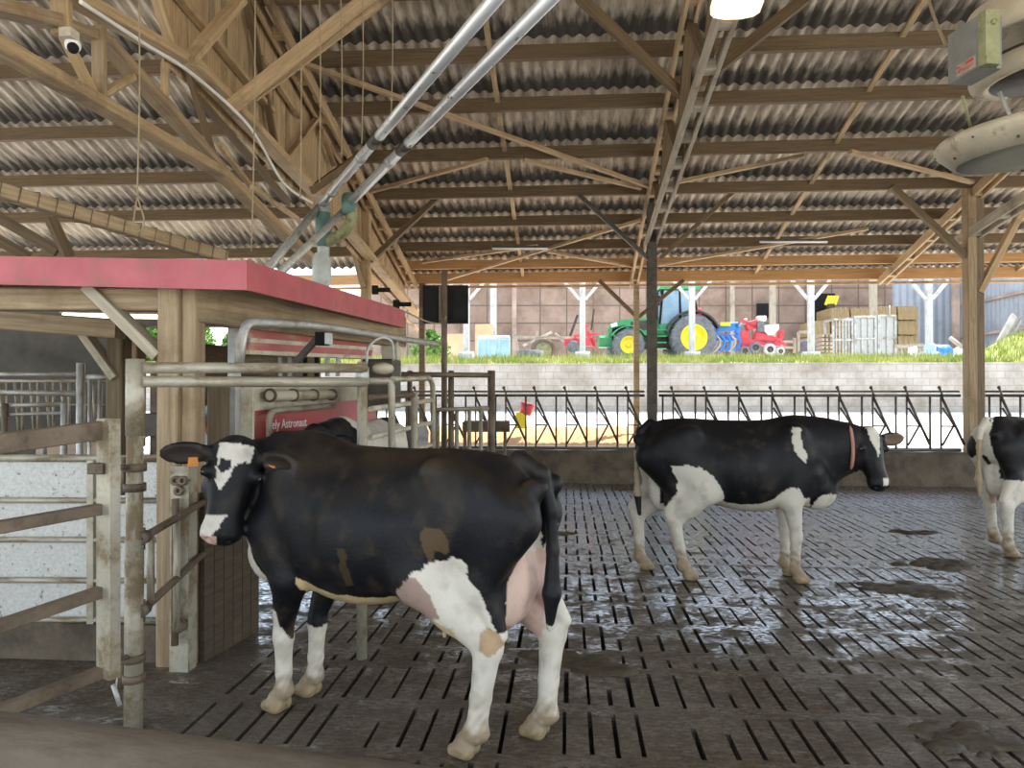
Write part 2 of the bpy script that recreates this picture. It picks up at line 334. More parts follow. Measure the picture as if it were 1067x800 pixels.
def make_cow(name, label, loc, fwd, legs, poll, hdir, hup, coat, tail, h=.012, udder=1.0, neck=None, hs=.87, nback=.09, earpose=((1.0, -.25, .1), (1.0, -.25, .1)), torso=TORSO):
    """legs: FL FR HL HR -> hoof (x, y, z).  poll, hdir, hup in cow space (x forward, y left)."""
    f = Field((-1.12, -.62, -.03), (1.75, .62, 1.68), h)
    f.loft(torso, (0, 0, 0), (1, 0, 0), (0, 1, 0), (0, 0, 1), 1.9, 2.1, .47, .05, .12)
    for sg in (-1, 1):                                   # bony points and muscle masses
        f.ell((-.40, sg*.215, 1.315), (.09, .06, .065), .11)
        f.ell((-.84, sg*.10, 1.25), (.06, .045, .05), .06)
        f.ell((-.56, sg*.225, 1.12), (.16, .06, .20), .08)
        f.ell((-.20, sg*.36, 1.24), (.10, .07, .10), .10, None, 'sub')
        f.ell((.30, sg*.37, 1.05), (.05, .05, .25), .10, None, 'sub')
        f.ell((.52, sg*.185, 1.08), (.14, .085, .33), .08)
        f.ell((.66, sg*.165, .93), (.11, .07, .14), .07)
    f.ell((.74, 0, .80), (.16, .13, .16), .09)
    pl = np.array(poll, float); hd = unit(hdir); hu = np.array(hup, float); hu = unit(hu-hd*(hu@hd)); hl = np.cross(hu, hd)   # left side of the head
    nb = pl-hu*nback+hd*.07
    mids = neck or [(.55, 0, 1.17), (.80, nb[1]*.35, 1.20), tuple(nb*.72+np.array((.80, nb[1]*.35, 1.20))*.28)]
    chain = [np.array(q) for q in mids]+[nb]; rr = [.28, .215, .165, .115]
    for i in range(len(chain)-1):
        dv = chain[i+1]-chain[i]; sd = np.cross((0, 0, 1), dv); sd = sd if np.linalg.norm(sd) > 1e-3 else np.array((0, 1., 0))
        f.cap(chain[i], chain[i+1], rr[i], rr[i+1], .10, (sd, .62))
    f.cap(chain[1]+np.array((.02, 0, -.2)), nb+hd*.12-hu*.12, .09, .055, .09)     # dewlap and throat
    f.loft([(k_[0]*hs,)+k_[1:] for k_ in HEAD], pl, hd, hl, hu, 2.6, 2.1, .52, .03, .10)
    ears = []
    for sg in (-1, 1):
        e = pl+hd*(.175*hs)+hl*sg*.120+hu*.005; f.ell(e, (.034, .034, .034), .025)
        f.ell(pl+hd*(.25*hs)+hl*sg*.085-hu*.13, (.07, .05, .06), .05)
        f.ell(pl+hd*(.575*hs)+hl*sg*.052-hu*.035, (.018, .016, .022), .012, None, 'sub')
        ep = earpose[0 if sg > 0 else 1]; ed = unit(hl*sg*ep[0]+hd*ep[1]*-1*.6+hu*ep[2]); en = unit(hd*.55+hu*.75-ed*((hd*.55+hu*.75)@ed)); ew = np.cross(ed, en)
        b = pl+hd*(.055*hs)+hl*sg*.108-hu*.035; R = np.stack([ed, ew, en], 1)
        f.cap(b, b+ed*.08, .034, .03, .03); ears.append((b, ed, ew, en))
        f.ell(b+ed*.135, (.125, .066, .020), .02, R); f.ell(b+ed*.15+en*.022, (.085, .040, .018), .012, R, 'sub')
    f.ell(pl+hd*(.005*hs)+hu*.03, (.05, .05, .05), .05)
    for i, (sx, sg) in enumerate(((1, 1), (1, -1), (-1, 1), (-1, -1))):
        hx, hy, hz = legs[i]; hy0 = sg*.17
        if sx > 0:
            el = np.array((.48+.25*(hx-.57), sg*.185, .73)); kn = np.array((hx*.75+.53*.25-.015, hy*.7+hy0*.3, .40+hz)); fe = np.array((hx-.025, hy, .115+hz))
            f.chain([(.62, sg*.165, .98), el], [.13, .10], .06); f.chain([el, kn+np.array((0, 0, .05))], [.092, .052], .03); f.ell(kn, (.054, .052, .062), .03)
            f.chain([kn, kn*.35+fe*.65, fe], [.050, .041, .042], .02); f.ell(fe, (.052, .049, .05), .02)
        else:
            st = np.array((-.30+.35*(hx+.62), sg*.215, .82)); hk = np.array((hx*.85-.62*.15-.085, hy*.6+sg*.175*.4, .52+hz)); fe = np.array((hx-.035, hy, .12+hz))
            f.cap((-.50, sg*.165, 1.12), st, .19, .125, .08, ((0, 1, 0), .72)); f.cap((-.74, sg*.14, 1.10), (-.60+.5*(hx+.62), sg*.18, .80), .14, .10, .07, ((0, 1, 0), .75))
            mid = st*.45+hk*.55+np.array((.0, 0, .02))
            f.chain([st+np.array((-.06, 0, -.02)), mid, hk], [.135, .10, .066], .04, ((0, 1, 0), .8))
            f.cap((-.64+.5*(hx+.62), sg*.175, .82), hk+np.array((-.062, 0, .06)), .075, .036, .03); f.ell(hk, (.068, .056, .08), .03)
            f.chain([hk, hk*.4+fe*.6, fe], [.066, .049, .050], .02); f.ell(fe, (.061, .056, .058), .02)
            f.ell(fe+np.array((-.045, 0, -.01)), (.018, .03, .02), .015)
        f.chain([fe, np.array((hx+.02, hy, .06+hz))], [.042, .051], .02)
        for q in (-1, 1): f.cap((hx+.005, hy+q*.028, .035+hz), (hx+.07, hy+q*.027, .028+hz), .046, .030, .010)
    if udder:
        u = udder; f.ell((-.42, 0, .74), (.26*u, .145*u, .165*u), .07); f.ell((-.62, .045, .80), (.15*u, .085*u, .22*u), .05); f.ell((-.62, -.045, .80), (.15*u, .085*u, .22*u), .05)
        for tx in (-.36, -.52):
            for sg in (-1, 1): f.cap((tx, sg*.075, .74-.15*u), (tx, sg*.08, .675-.15*u), .016, .011, .02)
    f.chain([np.array(q) for q in tail[0]], tail[1], .025)
    # hooves are flat underneath
    zz = f.lo[2]+f.h*np.arange(f.n[2]); f.D = np.maximum(f.D, (0.001-zz).astype(np.float32)[None, None, :])
    v, q = f.mesh()
    rng = np.random.default_rng(5); w1 = lambda p, a: np.sin(p[:, 0]*a+2*np.sin(p[:, 2]*a*.7))*np.cos(p[:, 2]*a*1.13+1.7*np.sin(p[:, 0]*a*.6+p[:, 1]*a))
    jit = .007*w1(v, 31)+.003*w1(v[:, [2, 1, 0]], 73)
    col = coat(v, jit, dict(pl=pl, hd=hd, hu=hu, hl=hl, udder=udder, ears=ears, hs=hs))
    me = bpy.data.meshes.new(name); me.from_pydata(v.tolist(), [], q.tolist())
    at = me.attributes.new('coat', 'FLOAT_COLOR', 'POINT'); at.data.foreach_set('color', np.concatenate([col, np.ones((len(v), 1))], 1).astype(np.float32).ravel())
    me.polygons.foreach_set('use_smooth', [True]*len(q)); me.materials.append(M['hide']); me.update()
    o = bpy.data.objects.new(name, me); COL.objects.link(o); o.location = loc; o.rotation_euler = (0, 0, math.atan2(fwd[1], fwd[0]))
    tag(o, label, 'cow')
    for sg in (-1, 1):
        ev = Vector(pl+hd*(.185*hs)+hl*sg*.134+hu*.012); mb = MB(); mb.ell(ev, .022, .022, .022, None, 12, 8)
        e = mb.build('eye', M['eye']); e.parent = o
    return o, dict(pl=Vector(pl), hd=Vector(hd), hu=Vector(hu), hl=Vector(hl))
BLK = np.array((.0042, .0042, .0055)); WHT = np.array((.55, .50, .42)); PNK = np.array((.52, .36, .29)); BRN = np.array((.20, .125, .055)); HOOF = np.array((.30, .22, .12)); CRM = np.array((.50, .37, .20))
def finish(v, col, white, dirt=1.0, low=.16):
    n = np.sin(v[:, 0]*47+3*np.sin(v[:, 2]*29))*np.sin(v[:, 1]*53+v[:, 2]*41)+.6*np.sin(v[:, 0]*113+v[:, 2]*97)*np.sin(v[:, 1]*131)
    n2 = np.sin(v[:, 0]*17+2*np.sin(v[:, 2]*13))*np.sin(v[:, 1]*19+v[:, 2]*11+1)
    a = np.clip((low-v[:, 2])/.14+.35*n+.3*n2, 0, 1)*.8*dirt; a = np.maximum(a, np.clip((.62-v[:, 2])*1.2, 0, 1)*np.clip(.35*n+.9*n2-.05, 0, .85)*dirt); col = col*(1-a[:, None])+BRN*a[:, None]
    hf = v[:, 2] < .05+.008*n; col[hf] = HOOF*(.8+.2*n[hf][:, None])
    return col
def ear_colour(v, col, I, c):
    for b, ed, ew, en in I['ears']:
        q = v-b; s, w_, n_ = q@ed, q@ew, q@en; col[(s > .06) & (s < .27) & (np.abs(w_) < .05) & (n_ > -.002) & (n_ < .05)] = c
def hide_mat():
    m = bpy.data.materials.new('cow hide'); m.use_nodes = True; nt = m.node_tree; N = nt.nodes; L = nt.links; b = N['Principled BSDF']
    a = N.new('ShaderNodeAttribute'); a.attribute_name = 'coat'; tc = N.new('ShaderNodeTexCoord')
    n1 = N.new('ShaderNodeTexNoise'); n1.inputs['Scale'].default_value = 9; n1.inputs['Detail'].default_value = 6; L.new(tc.outputs['Object'], n1.inputs['Vector'])
    mr = N.new('ShaderNodeMapRange'); mr.inputs['From Min'].default_value = .52; mr.inputs['From Max'].default_value = .75; mr.inputs['To Max'].default_value = .35; L.new(n1.outputs['Fac'], mr.inputs['Value'])
    mx = N.new('ShaderNodeMix'); mx.data_type = 'RGBA'; L.new(mr.outputs['Result'], mx.inputs['Factor']); L.new(a.outputs['Color'], mx.inputs['A']); mx.inputs['B'].default_value = (.075, .052, .028, 1)
    L.new(mx.outputs['Result'], b.inputs['Base Color']); b.inputs['Roughness'].default_value = .5; b.inputs['Specular IOR Level'].default_value = .22
    mp = N.new('ShaderNodeMapping'); mp.inputs['Scale'].default_value = (60, 200, 60); L.new(tc.outputs['Object'], mp.inputs['Vector'])
    n2 = N.new('ShaderNodeTexNoise'); n2.inputs['Scale'].default_value = 1; n2.inputs['Detail'].default_value = 2; L.new(mp.outputs['Vector'], n2.inputs['Vector'])
    bp = N.new('ShaderNodeBump'); bp.inputs['Strength'].default_value = .35; bp.inputs['Distance'].default_value = .006; L.new(n2.outputs['Fac'], bp.inputs['Height']); L.new(bp.outputs['Normal'], b.inputs['Normal'])
    return m
M['hide'] = hide_mat(); M['eye'] = mk('dark eye', (.006, .005, .005), None, 4, .08, 0, 0)
def head_uv(v, I): r = v-I['pl']; return (r@I['hd'])/I['hs'], r@I['hl'], r@I['hu']
def side_poly(pts, org, fw, yy):                 # outline measured on the cow's flank -> (x, z) along and up
    fw = np.array(fw); lf = np.array((-fw[1], fw[0])); out = []
    for px, py in pts:
        u = (px-533.5)/F; ox, od = org[0]+lf[0]*yy, org[1]+lf[1]*yy
        x = (u*od-ox)/(fw[0]-u*fw[1]); d = od+x*fw[1]; out.append((x, P(px, py, d).z))
    return out
TORSO1 = [(-.80, 1.24, 1.08, .07), (-.745, 1.335, 1.0, .16), (-.64, 1.385, .93, .23), (-.50, 1.405, .86, .265), (-.36, 1.41, .76, .275), (-.18, 1.405, .67, .305),
          (.05, 1.405, .605, .345), (.26, 1.415, .605, .335), (.44, 1.435, .645, .285), (.58, 1.45, .675, .225), (.70, 1.42, .72, .17), (.80, 1.33, .82, .11)]
TORSO2 = [(-.82, 1.27, 1.10, .07), (-.765, 1.37, 1.0, .15), (-.66, 1.425, .93, .225), (-.50, 1.445, .86, .262), (-.36, 1.445, .76, .272), (-.18, 1.435, .67, .30), (.05, 1.43, .61, .345), (.26, 1.435, .61, .335), (.44, 1.445, .645, .285)]+TORSO[9:]
# near cow -------------------------------------------------------
c1o = (-.624, 3.803); c1f = (-.919, .395)
c1hind = side_poly([(436, 596), (449, 585), (470, 582), (476, 579), (488, 584), (489, 600), (500, 615), (507, 640), (513, 660), (530, 690), (530, 810), (440, 810), (452, 650), (445, 615)], c1o, c1f, .24)
c1dirt = side_poly([(443, 552), (452, 547), (466, 548), (474, 560), (470, 575), (461, 572), (456, 588), (449, 573)], c1o, c1f, .25)
c1fu = side_poly([(424, 612), (436, 600), (447, 597), (458, 612), (466, 640), (440, 645), (428, 632)], c1o, c1f, .20)
c1br = side_poly([(256, 556), (266, 566), (284, 604), (282, 614), (268, 596), (258, 575)], c1o, c1f, .08)
c1front = side_poly([(286, 633), (297, 634), (297, 650), (302, 672), (303, 677), (318, 674), (320, 760), (270, 760), (284, 665)], c1o, c1f, .16)
def coat1(v, j, I):
    x, y, z = v[:, 0]+j, v[:, 1], v[:, 2]+j
    w = np.zeros(len(v), bool); nr = y > .02
    w |= nr & pip(x, z, c1hind) & (x < -.1)
    w |= nr & pip(x, z, c1front) & (x > .3)
    w |= (y < 0) & (x > .3) & (z < .40+.1*(x-.6)); w |= (y < 0) & (x < -.2) & (z < .86) & (x > -1)
    w |= (y >= 0) & (x < -.1) & (x > -.78) & (z < .60)
    rear = (np.abs(y) < .13) & (x < -.66) & (z < 1.05); w |= rear
    col = np.where(w[:, None], WHT, BLK)
    br = (np.abs(y) < .07+.3*np.clip(.86-z, 0, .2)) & (x > .70) & (z > .66) & (z < .98) & (np.abs(y-.03) < .05); col[br] = WHT*.95
    b2 = pip(x, z, c1br) & (x > .55) & (np.abs(y) < .22); col[b2] = WHT
    bel = (x < .40) & (x > -.5) & (z < .69+.30*np.clip((x-.18), 0, .25)+.015*np.clip(-x*3, 0, 1)) & (z > .5) & (np.abs(y) < .26); col[bel] = CRM
    ud = (x < -.16) & (x > -.80) & (np.abs(y) < .155) & (z > .5) & (z < .93) & ~(nr & (y > .13)); col[ud] = PNK
    ds = (z > 1.22+.12*np.sin(x*9)) & (np.sin(x*23+3*np.sin(y*17))*np.sin(y*21+x*7)+60*j*.6 > .1) & (x < .6); dw = (np.clip((z-1.12)/.25, 0, 1)*np.clip(.5+.5*np.sin(x*11+2*np.sin(y*13))*np.sin(y*15+x*5)+22*j, 0, 1)*.16)[:, None]; dm = ~w & (x < .6) & (x > -.8); col[dm] = (col*(1-dw)+BRN*.75*dw)[dm]
    fu = (y > .0) & pip(x, z, c1fu); col[fu] = PNK*.55
    hk1 = nr & (((x+.66)/.05)**2+((z-.56)/.06)**2 < 1); col[hk1] = np.array((.36, .25, .14))
    dt = nr & pip(x, z, c1dirt); col[dt] = BRN*.36
    d2 = nr & (np.abs(x-.05) < .02) & (np.abs(z-.85) < .09); col[d2] = BRN*.2
    tl = (x < -.80) & (np.abs(y+.03) < .07) & (z > .6); col[tl] = BLK*1.0
    a, l, u = head_uv(v, I); hd = (a > -.1) & (a < .64) & (np.abs(l) < .16) & (u > -.3)
    a2, l2 = a+j*.6, l+j*.6
    star = (a2 < .10) & (a2 > -.0) & (np.abs(l2+.005) < .085) & (u > -.02)
    star |= pip(a2, l2, [(.08, -.085), (.23, -.072), (.29, -.045), (.22, -.02), (.14, .005), (.08, .07), (.05, .05), (.05, -.09)]) & ~pip(a2, l2, [(.06, -.072), (.16, -.07), (.19, -.045), (.15, -.01), (.08, -.02)]) & (u > -.03)
    mz = (a2 > .43) & (l2 < -.012-.5*(a2-.50)) & (u > -.10); mz |= (a > .50) & (u < -.105)
    col = np.where((hd & (star | mz))[:, None], np.array((.54, .49, .42)), col)
    ear_colour(v, col, I, np.array((.030, .022, .018)))
    pk = hd & (a > .555) & (l < -.01) & (u > -.08); col[pk] = PNK*np.array((.9, .85, .85))
    return finish(v, col, w, 1.0, .25)
o1 = W(c1o[0], c1o[1], 0); f1 = RGT*c1f[0]+FH*c1f[1]
cow_near, h1 = make_cow('cow', 'large black and white cow nearest the viewer, head turned back, with orange ear tags', o1, f1,
    ((.61, .115, 0), (.59, -.115, 0), (-.53, .155, 0), (-.76, -.155, 0)), (.74, .29, 1.41), (-.02, .27, -.9), (-.66, .70, .24), coat1,
    ([(-.72, 0, 1.36), (-.82, -.02, 1.30), (-.865, -.03, 1.13), (-.875, -.03, .95), (-.87, -.03, .74), (-.86, -.03, .58)], [.055, .042, .032, .028, .042, .018]), .0105, 1.12, torso=TORSO1, nback=.13, hs=.84, neck=[(.52, 0, 1.17), (.72, .01, 1.19), (.84, .11, 1.22)],
    earpose=((1.0, -.25, .85), (1.0, -.30, .05)))
def ear_tags(cow, h, poses):
    for sg, ep in zip((1, -1), poses):
        ed = (h['hl']*sg*ep[0]-h['hd']*ep[1]*.6+h['hu']*ep[2]).normalized(); b = h['pl']+h['hd']*(.055*.84)+h['hl']*sg*.108-h['hu']*.035
        en = (h['hd']*.55+h['hu']*.75); en = (en-ed*en.dot(ed)).normalized(); ew = ed.cross(en)
        c = b+ed*.10+en*.012+ew*(.03 if ew.z < 0 else -.03); dn = ew if ew.z < 0 else -ew
        mb = MB(); mb.prism([(-.022, -.012), (.022, -.012), (.026, .04), (-.026, .04)], c, ed, dn, en*.006)
        t = mb.build('ear_tag', M['orange']); t['label'] = 'small orange plastic ear tag'; t.parent = cow
ear_tags(cow_near, h1, ((1.0, -.25, .85), (1.0, -.30, .05)))
# cow by the feed barrier ------------------------------------------
c2o = (2.02, 6.775); c2f = (.988, -.154)
c2h = side_poly([(698, 486), (715, 484), (730, 487), (743, 495), (751, 507), (754, 523), (772, 526), (790, 525), (805, 520), (820, 508), (832, 508), (835, 517), (847, 522), (850, 540), (850, 625), (650, 625), (688, 545), (697, 523), (706, 512), (705, 498)], c2o, c2f, -.24)
c2s = side_poly([(824, 444), (832, 445), (833, 465), (839, 472), (836, 481), (827, 475), (822, 459)], c2o, c2f, -.16)
c2b = side_poly([(847, 525), (852, 517), (858, 515), (872, 515), (872, 545), (844, 545)], c2o, c2f, -.12)
def coat2(v, j, I):
    x, y, z = v[:, 0]+j, v[:, 1], v[:, 2]+j
    rt = y < .03; w = rt & pip(x, z, c2h); w |= rt & pip(x, z, c2s); w |= pip(x, z, c2b) & (np.abs(y) < .2)
    w |= (y > .03) & (z < .72); w |= (np.abs(y) < .15) & (x < -.66) & (z < 1.02) & (z > .5) & (x > -.87)
    w |= (z < .66) & (np.abs(x) < .7)
    col = np.where(w[:, None], WHT*np.array((.95, .95, .95)), BLK)
    ud = (x < -.18) & (x > -.60) & (np.abs(y) < .15) & (z > .5) & (z < .80); col[ud] = PNK*.5+WHT*.5
    a, l, u = head_uv(v, I); a2, l2 = a+j*.5, l+j*.5
    hd = (a > -.1) & (a < .64) & (np.abs(l) < .16) & (u > -.04)
    col = np.where((hd & pip(a2, l2, [(-.03, -.05), (-.03, .06), (.08, .065), (.17, .045), (.26, .022), (.28, -.002), (.2, -.01), (.1, -.045)]))[:, None], WHT, col)
    ear_colour(v, col, I, np.array((.13, .085, .055)))
    nz = hd & (a > .50) & (a < .57) & (l > -.005) & (l < .055) & (u > -.03); col[nz] = WHT
    tl = (x < -.825) & (np.abs(y) < .05) & (z < 1.15); col[tl] = np.array((.30, .24, .16)); col[(x < -.80) & (np.abs(y) < .05) & (z < .72)] = BLK*2
    return finish(v, col, w, 1.0, .30)
o2 = W(c2o[0], c2o[1], 0); f2 = RGT*c2f[0]+FH*c2f[1]
cow_mid, h2 = make_cow('cow', 'black and white cow standing side-on before the feed barrier, wearing a red collar', o2, f2,
    ((.50, .13, 0), (.54, -.13, 0), (-.80, .165, 0), (-.42, -.17, 0)), (1.165, 0, 1.325), (.07, -.225, -.46), (.32, -.80, .45), coat2,
    ([(-.74, 0, 1.39), (-.83, 0, 1.32), (-.862, .0, 1.12), (-.868, 0, .92), (-.86, 0, .74), (-.84, 0, .55)], [.05, .038, .026, .02, .036, .018]), .0125, .95, torso=TORSO2,
    neck=[(.55, 0, 1.16), (.84, 0, 1.19), (1.02, 0, 1.21)], earpose=((1.0, .0, .12), (1.0, .5, -.35)))
mb = MB(); cc = Vector((1.0, 0, 1.195)); ax = Vector((1, 0, .12)).normalized(); e2 = Vector((-.12, 0, 1)).normalized()
mb.tube([cc+Vector((0, 1, 0))*.148*math.cos(a)+e2*.20*math.sin(a)+ax*.02*math.sin(a) for a in [2*math.pi*i/28 for i in range(28)]], .016, 6, True)
b = mb.build('collar', M['collar']); b['label'] = 'faded red neck collar'; b.parent = cow_mid
mb = MB(); mb.bar(Vector((1.02, 0, 1.03)), Vector((1.08, 0, 1.0)), .075, .06, Z, .25); t = mb.build('transponder', M['black']); t['label'] = 'black box under the collar'; t.parent = cow_mid
# cow at the picture's right edge ----------------------------------
c3o = (5.675, 8.03); c3f = np.array((.9, .436))
def coat3(v, j, I):
    x, y, z = v[:, 0]+j, v[:, 1], v[:, 2]+j
    k = (y < -.10+.06*np.clip((z-.9)*2, 0, 1)+.1*np.clip((x+.8)*5, 0, 1)) & (z > .79-.15*np.clip(x+.5, 0, .5)) & (x > -.93)
    k |= (x < -.60) & (((y-.17)/.09)**2+((z-1.12)/.13)**2 < 1) ; k |= (x < -.5) & (((y-.03)/.03)**2+((z-.98)/.06)**2 < 1)
    k |= (x > .5) & (z > .8); k |= (y > 0) & (x > -.3) & (z > .85)
    col = np.where(k[:, None], BLK, WHT); ud = (x < -.2) & (x > -.6) & (np.abs(y) < .15) & (z > .5) & (z < .78); col[ud] = PNK*.8
    tl = (x < -.90); col[tl & (z < 1.2)] = np.array((.34, .25, .15))
    return finish(v, col, k, 1.0, .30)
o3 = W(c3o[0], c3o[1], 0); f3 = RGT*c3f[0]+FH*c3f[1]
cow_edge, h3 = make_cow('cow', 'cow walking away with a black flank and a white rump seen from behind', o3, f3,
    ((.62, .12, 0), (.40, -.12, 0), (-.38, .20, .05), (-.72, -.16, 0)), (1.20, .05, 1.40), (.45, 0, -.35), (.5, 0, .8), coat3,
    ([(-.84, .0, 1.39), (-.92, .01, 1.30), (-.955, .01, 1.12), (-.96, .01, .95), (-.965, .01, .78), (-.95, .01, .62)], [.045, .034, .024, .018, .034, .014]), .0135, .95)
# cow inside the milking stall ---------------------------------------
c4o = (-1.36, 6.75); c4f = np.array((-.13, -.99))
def coat4(v, j, I):
    x, y, z = v[:, 0]+j, v[:, 1], v[:, 2]+j
    k = (x > .62) | ((x < -.42) & (z > .8)); k |= ((x-.2)/.16)**2+((z-.9)/.2)**2 < 1
    return finish(v, np.where(k[:, None], BLK, WHT*1.05), k, 1.0, .2)
cow_stall, h4 = make_cow('cow', 'white backed cow with black head standing inside the red milking stall', W(c4o[0], c4o[1], 0), RGT*c4f[0]+FH*c4f[1],
    ((.57, .12, 0), (.57, -.12, 0), (-.62, .16, 0), (-.66, -.16, 0)), (1.10, .0, 1.38), (.42, -.05, -.42), (.6, 0, .7), coat4,
    ([(-.82, 0, 1.39), (-.90, 0, 1.31), (-.925, 0, 1.12), (-.93, 0, .92), (-.92, 0, .74), (-.90, 0, .58)], [.045, .034, .024, .018, .034, .014]), .017, .95)
# ------------------------------------------------------------------ the setting: floor with real slots
def floor_mat():
    m = bpy.data.materials.new('wet slatted concrete'); m.use_nodes = True; nt = m.node_tree; N = nt.nodes; L = nt.links; b = N['Principled BSDF']
    g = N.new('ShaderNodeNewGeometry')
    def noise(s, d=6, r=.65, an=(1, 1, 1)):
        mp = N.new('ShaderNodeMapping'); mp.inputs['Scale'].default_value = an; L.new(g.outputs['Position'], mp.inputs['Vector'])
        n = N.new('ShaderNodeTexNoise'); n.inputs['Scale'].default_value = s; n.inputs['Detail'].default_value = d; n.inputs['Roughness'].default_value = r; L.new(mp.outputs['Vector'], n.inputs['Vector']); return n.outputs['Fac']
    def rng(x, a, b_, c=0., d=1.):
        q = N.new('ShaderNodeMapRange'); q.inputs['From Min'].default_value = a; q.inputs['From Max'].default_value = b_; q.inputs['To Min'].default_value = c; q.inputs['To Max'].default_value = d; L.new(x, q.inputs['Value']); return q.outputs['Result']
    def mix(f, a, c):
        q = N.new('ShaderNodeMix'); q.data_type = 'RGBA'; L.new(f, q.inputs['Factor'])
        for s_, vv in (('A', a), ('B', c)):
            if isinstance(vv, tuple): q.inputs[s_].default_value = (*vv, 1)
            else: L.new(vv, q.inputs[s_])
        return q.outputs['Result']
    big = noise(.7, 5); mid = noise(3.2, 8, .75, (1, 1.6, 1)); sm = noise(16, 6, .7, (1, 2.2, 1)); fine = noise(70, 4)
    sx = N.new('ShaderNodeSeparateXYZ'); L.new(g.outputs['Position'], sx.inputs[0]); wy = rng(sx.outputs['Y'], 3.6, 12.0, -.05, .15)
    am = N.new('ShaderNodeMath'); am.operation = 'ADD'; L.new(mid, am.inputs[0]); L.new(wy, am.inputs[1]); wet = rng(am.outputs[0], .43, .55); c = mix(rng(sm, .38, .62), (.038, .027, .015), (.105, .078, .047)); c = mix(rng(big, .40, .62), c, mix(rng(sm, .35, .65), (.075, .060, .043), (.145, .118, .088)))
    fl = rng(noise(95, 3, .6, (1, .6, 1)), .66, .70); c = mix(fl, c, (.30, .25, .17)); L.new(c, b.inputs['Base Color']); 
    mu = N.new('ShaderNodeMath'); mu.operation = 'MULTIPLY'; L.new(wet, mu.inputs[0]); L.new(rng(noise(22, 7, .75, (1, 1.8, 1)), .44, .54), mu.inputs[1])
    L.new(rng(mu.outputs[0], 0, 1, .72, .22), b.inputs['Roughness']); L.new(rng(mu.outputs[0], 0, 1, .25, 1.0), b.inputs['Specular IOR Level']); L.new(rng(mu.outputs[0], .2, .9, 0, 1.0), b.inputs['Coat Weight']); L.new(rng(sx.outputs['Y'], 7.5, 12.5, .17, .31), b.inputs['Coat Roughness']); b.inputs['Coat IOR'].default_value = 2.2
    ad = N.new('ShaderNodeMath'); ad.operation = 'MULTIPLY_ADD'; L.new(fine, ad.inputs[0]); ad.inputs[1].default_value = .25; L.new(sm, ad.inputs[2])
    bp = N.new('ShaderNodeBump'); bp.inputs['Strength'].default_value = .8; bp.inputs['Distance'].default_value = .016; L.new(ad.outputs[0], bp.inputs['Height']); L.new(bp.outputs['Normal'], b.inputs['Normal'])
    return m
M['floor'] = floor_mat()
KY = 13.72                                       # face of the feed kerb
def slab_floor():
    mb = MB(); dep = -.16; vs = []; fs = []
    def q(x0, y0, x1, y1):
        o = len(vs); vs.extend([(x0, y0, 0), (x1, y0, 0), (x1, y1, 0), (x0, y1, 0)]); fs.append((o, o+1, o+2, o+3))
    def slot(x0, y0, x1, y1, sx0, sy0, sx1, sy1):
        q(x0, y0, sx0, y1); q(sx1, y0, x1, y1); q(sx0, y0, sx1, sy0); q(sx0, sy1, sx1, y1)
        o = len(vs); vs.extend([(sx0, sy0, 0), (sx1, sy0, 0), (sx1, sy1, 0), (sx0, sy1, 0), (sx0, sy0, dep), (sx1, sy0, dep), (sx1, sy1, dep), (sx0, sy1, dep)])
        for i in range(4): fs.append((o+i, o+4+i, o+4+(i+1) % 4, o+(i+1) % 4))
    r = random.Random(4)
    xs = []; x = -9.0; i = 0
    while x < 13:
        w = .122 if i % 6 else .185
        xs.append((x, x+w)); x += w; i += 1
    y = 2.0; row = 0; lens = [.56, .56, .30]
    while y < KY:
        ln = min(lens[row % 3], KY-y); y1 = y+ln
        for (a, b) in xs:
            c = (a+b)/2+r.uniform(-.006, .006); w = r.uniform(.009, .0145)
            solid = (b < -1.95) or (b < -1.0 and y > 6.8) or (r.random() < .05)
            e0, e1 = r.uniform(.03, .065), r.uniform(.03, .065)
            if solid or ln < .2: q(a, y, b, y1)
            else:
                if r.random() < .18 : e1 = ln*r.uniform(.3, .6)
                slot(a, y, b, y1, c-w, y+e0, c+w, y1-e1)
        y = y1; row += 1
    mb.add(vs, fs); return mb
struct('floor', slab_floor(), M['floor'])
mb = MB(); mb.quad((-9, 2, -.5), (13, 2, -.5), (13, KY, -.5), (-9, KY, -.5)); struct('floor_pit', mb, M['kerb'])
mb = MB(); mb.quad((-40, -30, -.02), (40, -30, -.02), (40, 2, -.02), (-40, 2, -.02)); mb.quad((13, 2, -.02), (40, 2, -.02), (40, 14, -.02), (13, 14, -.02)); mb.quad((-40, 2, -.02), (-9, 2, -.02), (-9, 18, -.02), (-40, 18, -.02))
struct('floor_bounce_ground', mb, M['alley'])  # unseen pale ground, added to bounce sunlight up under the roof
# feed kerb: front face leans a little, worn top edge
mb = MB(); n = 60; prof = [(-.03, -.12), (0, .02), (.03, .30), (.02, .52), (.05, .585), (.11, .60), (.26, .60), (.28, .45)]
vs = []; fs = []
for i in range(n+1):
    x = -4.6+18*i/n
    for (dy, z) in prof: vs.append((x, KY+dy+.012*math.sin(i*1.7+z*9), z+.008*math.sin(i*2.3+dy*30)))
m_ = len(prof)
for i in range(n):
    for j in range(m_-1): fs.append((i*m_+j, (i+1)*m_+j, (i+1)*m_+j+1, i*m_+j+1))
mb.add(vs, fs, None, True); struct('wall_feed_kerb', mb, M['kerb'])
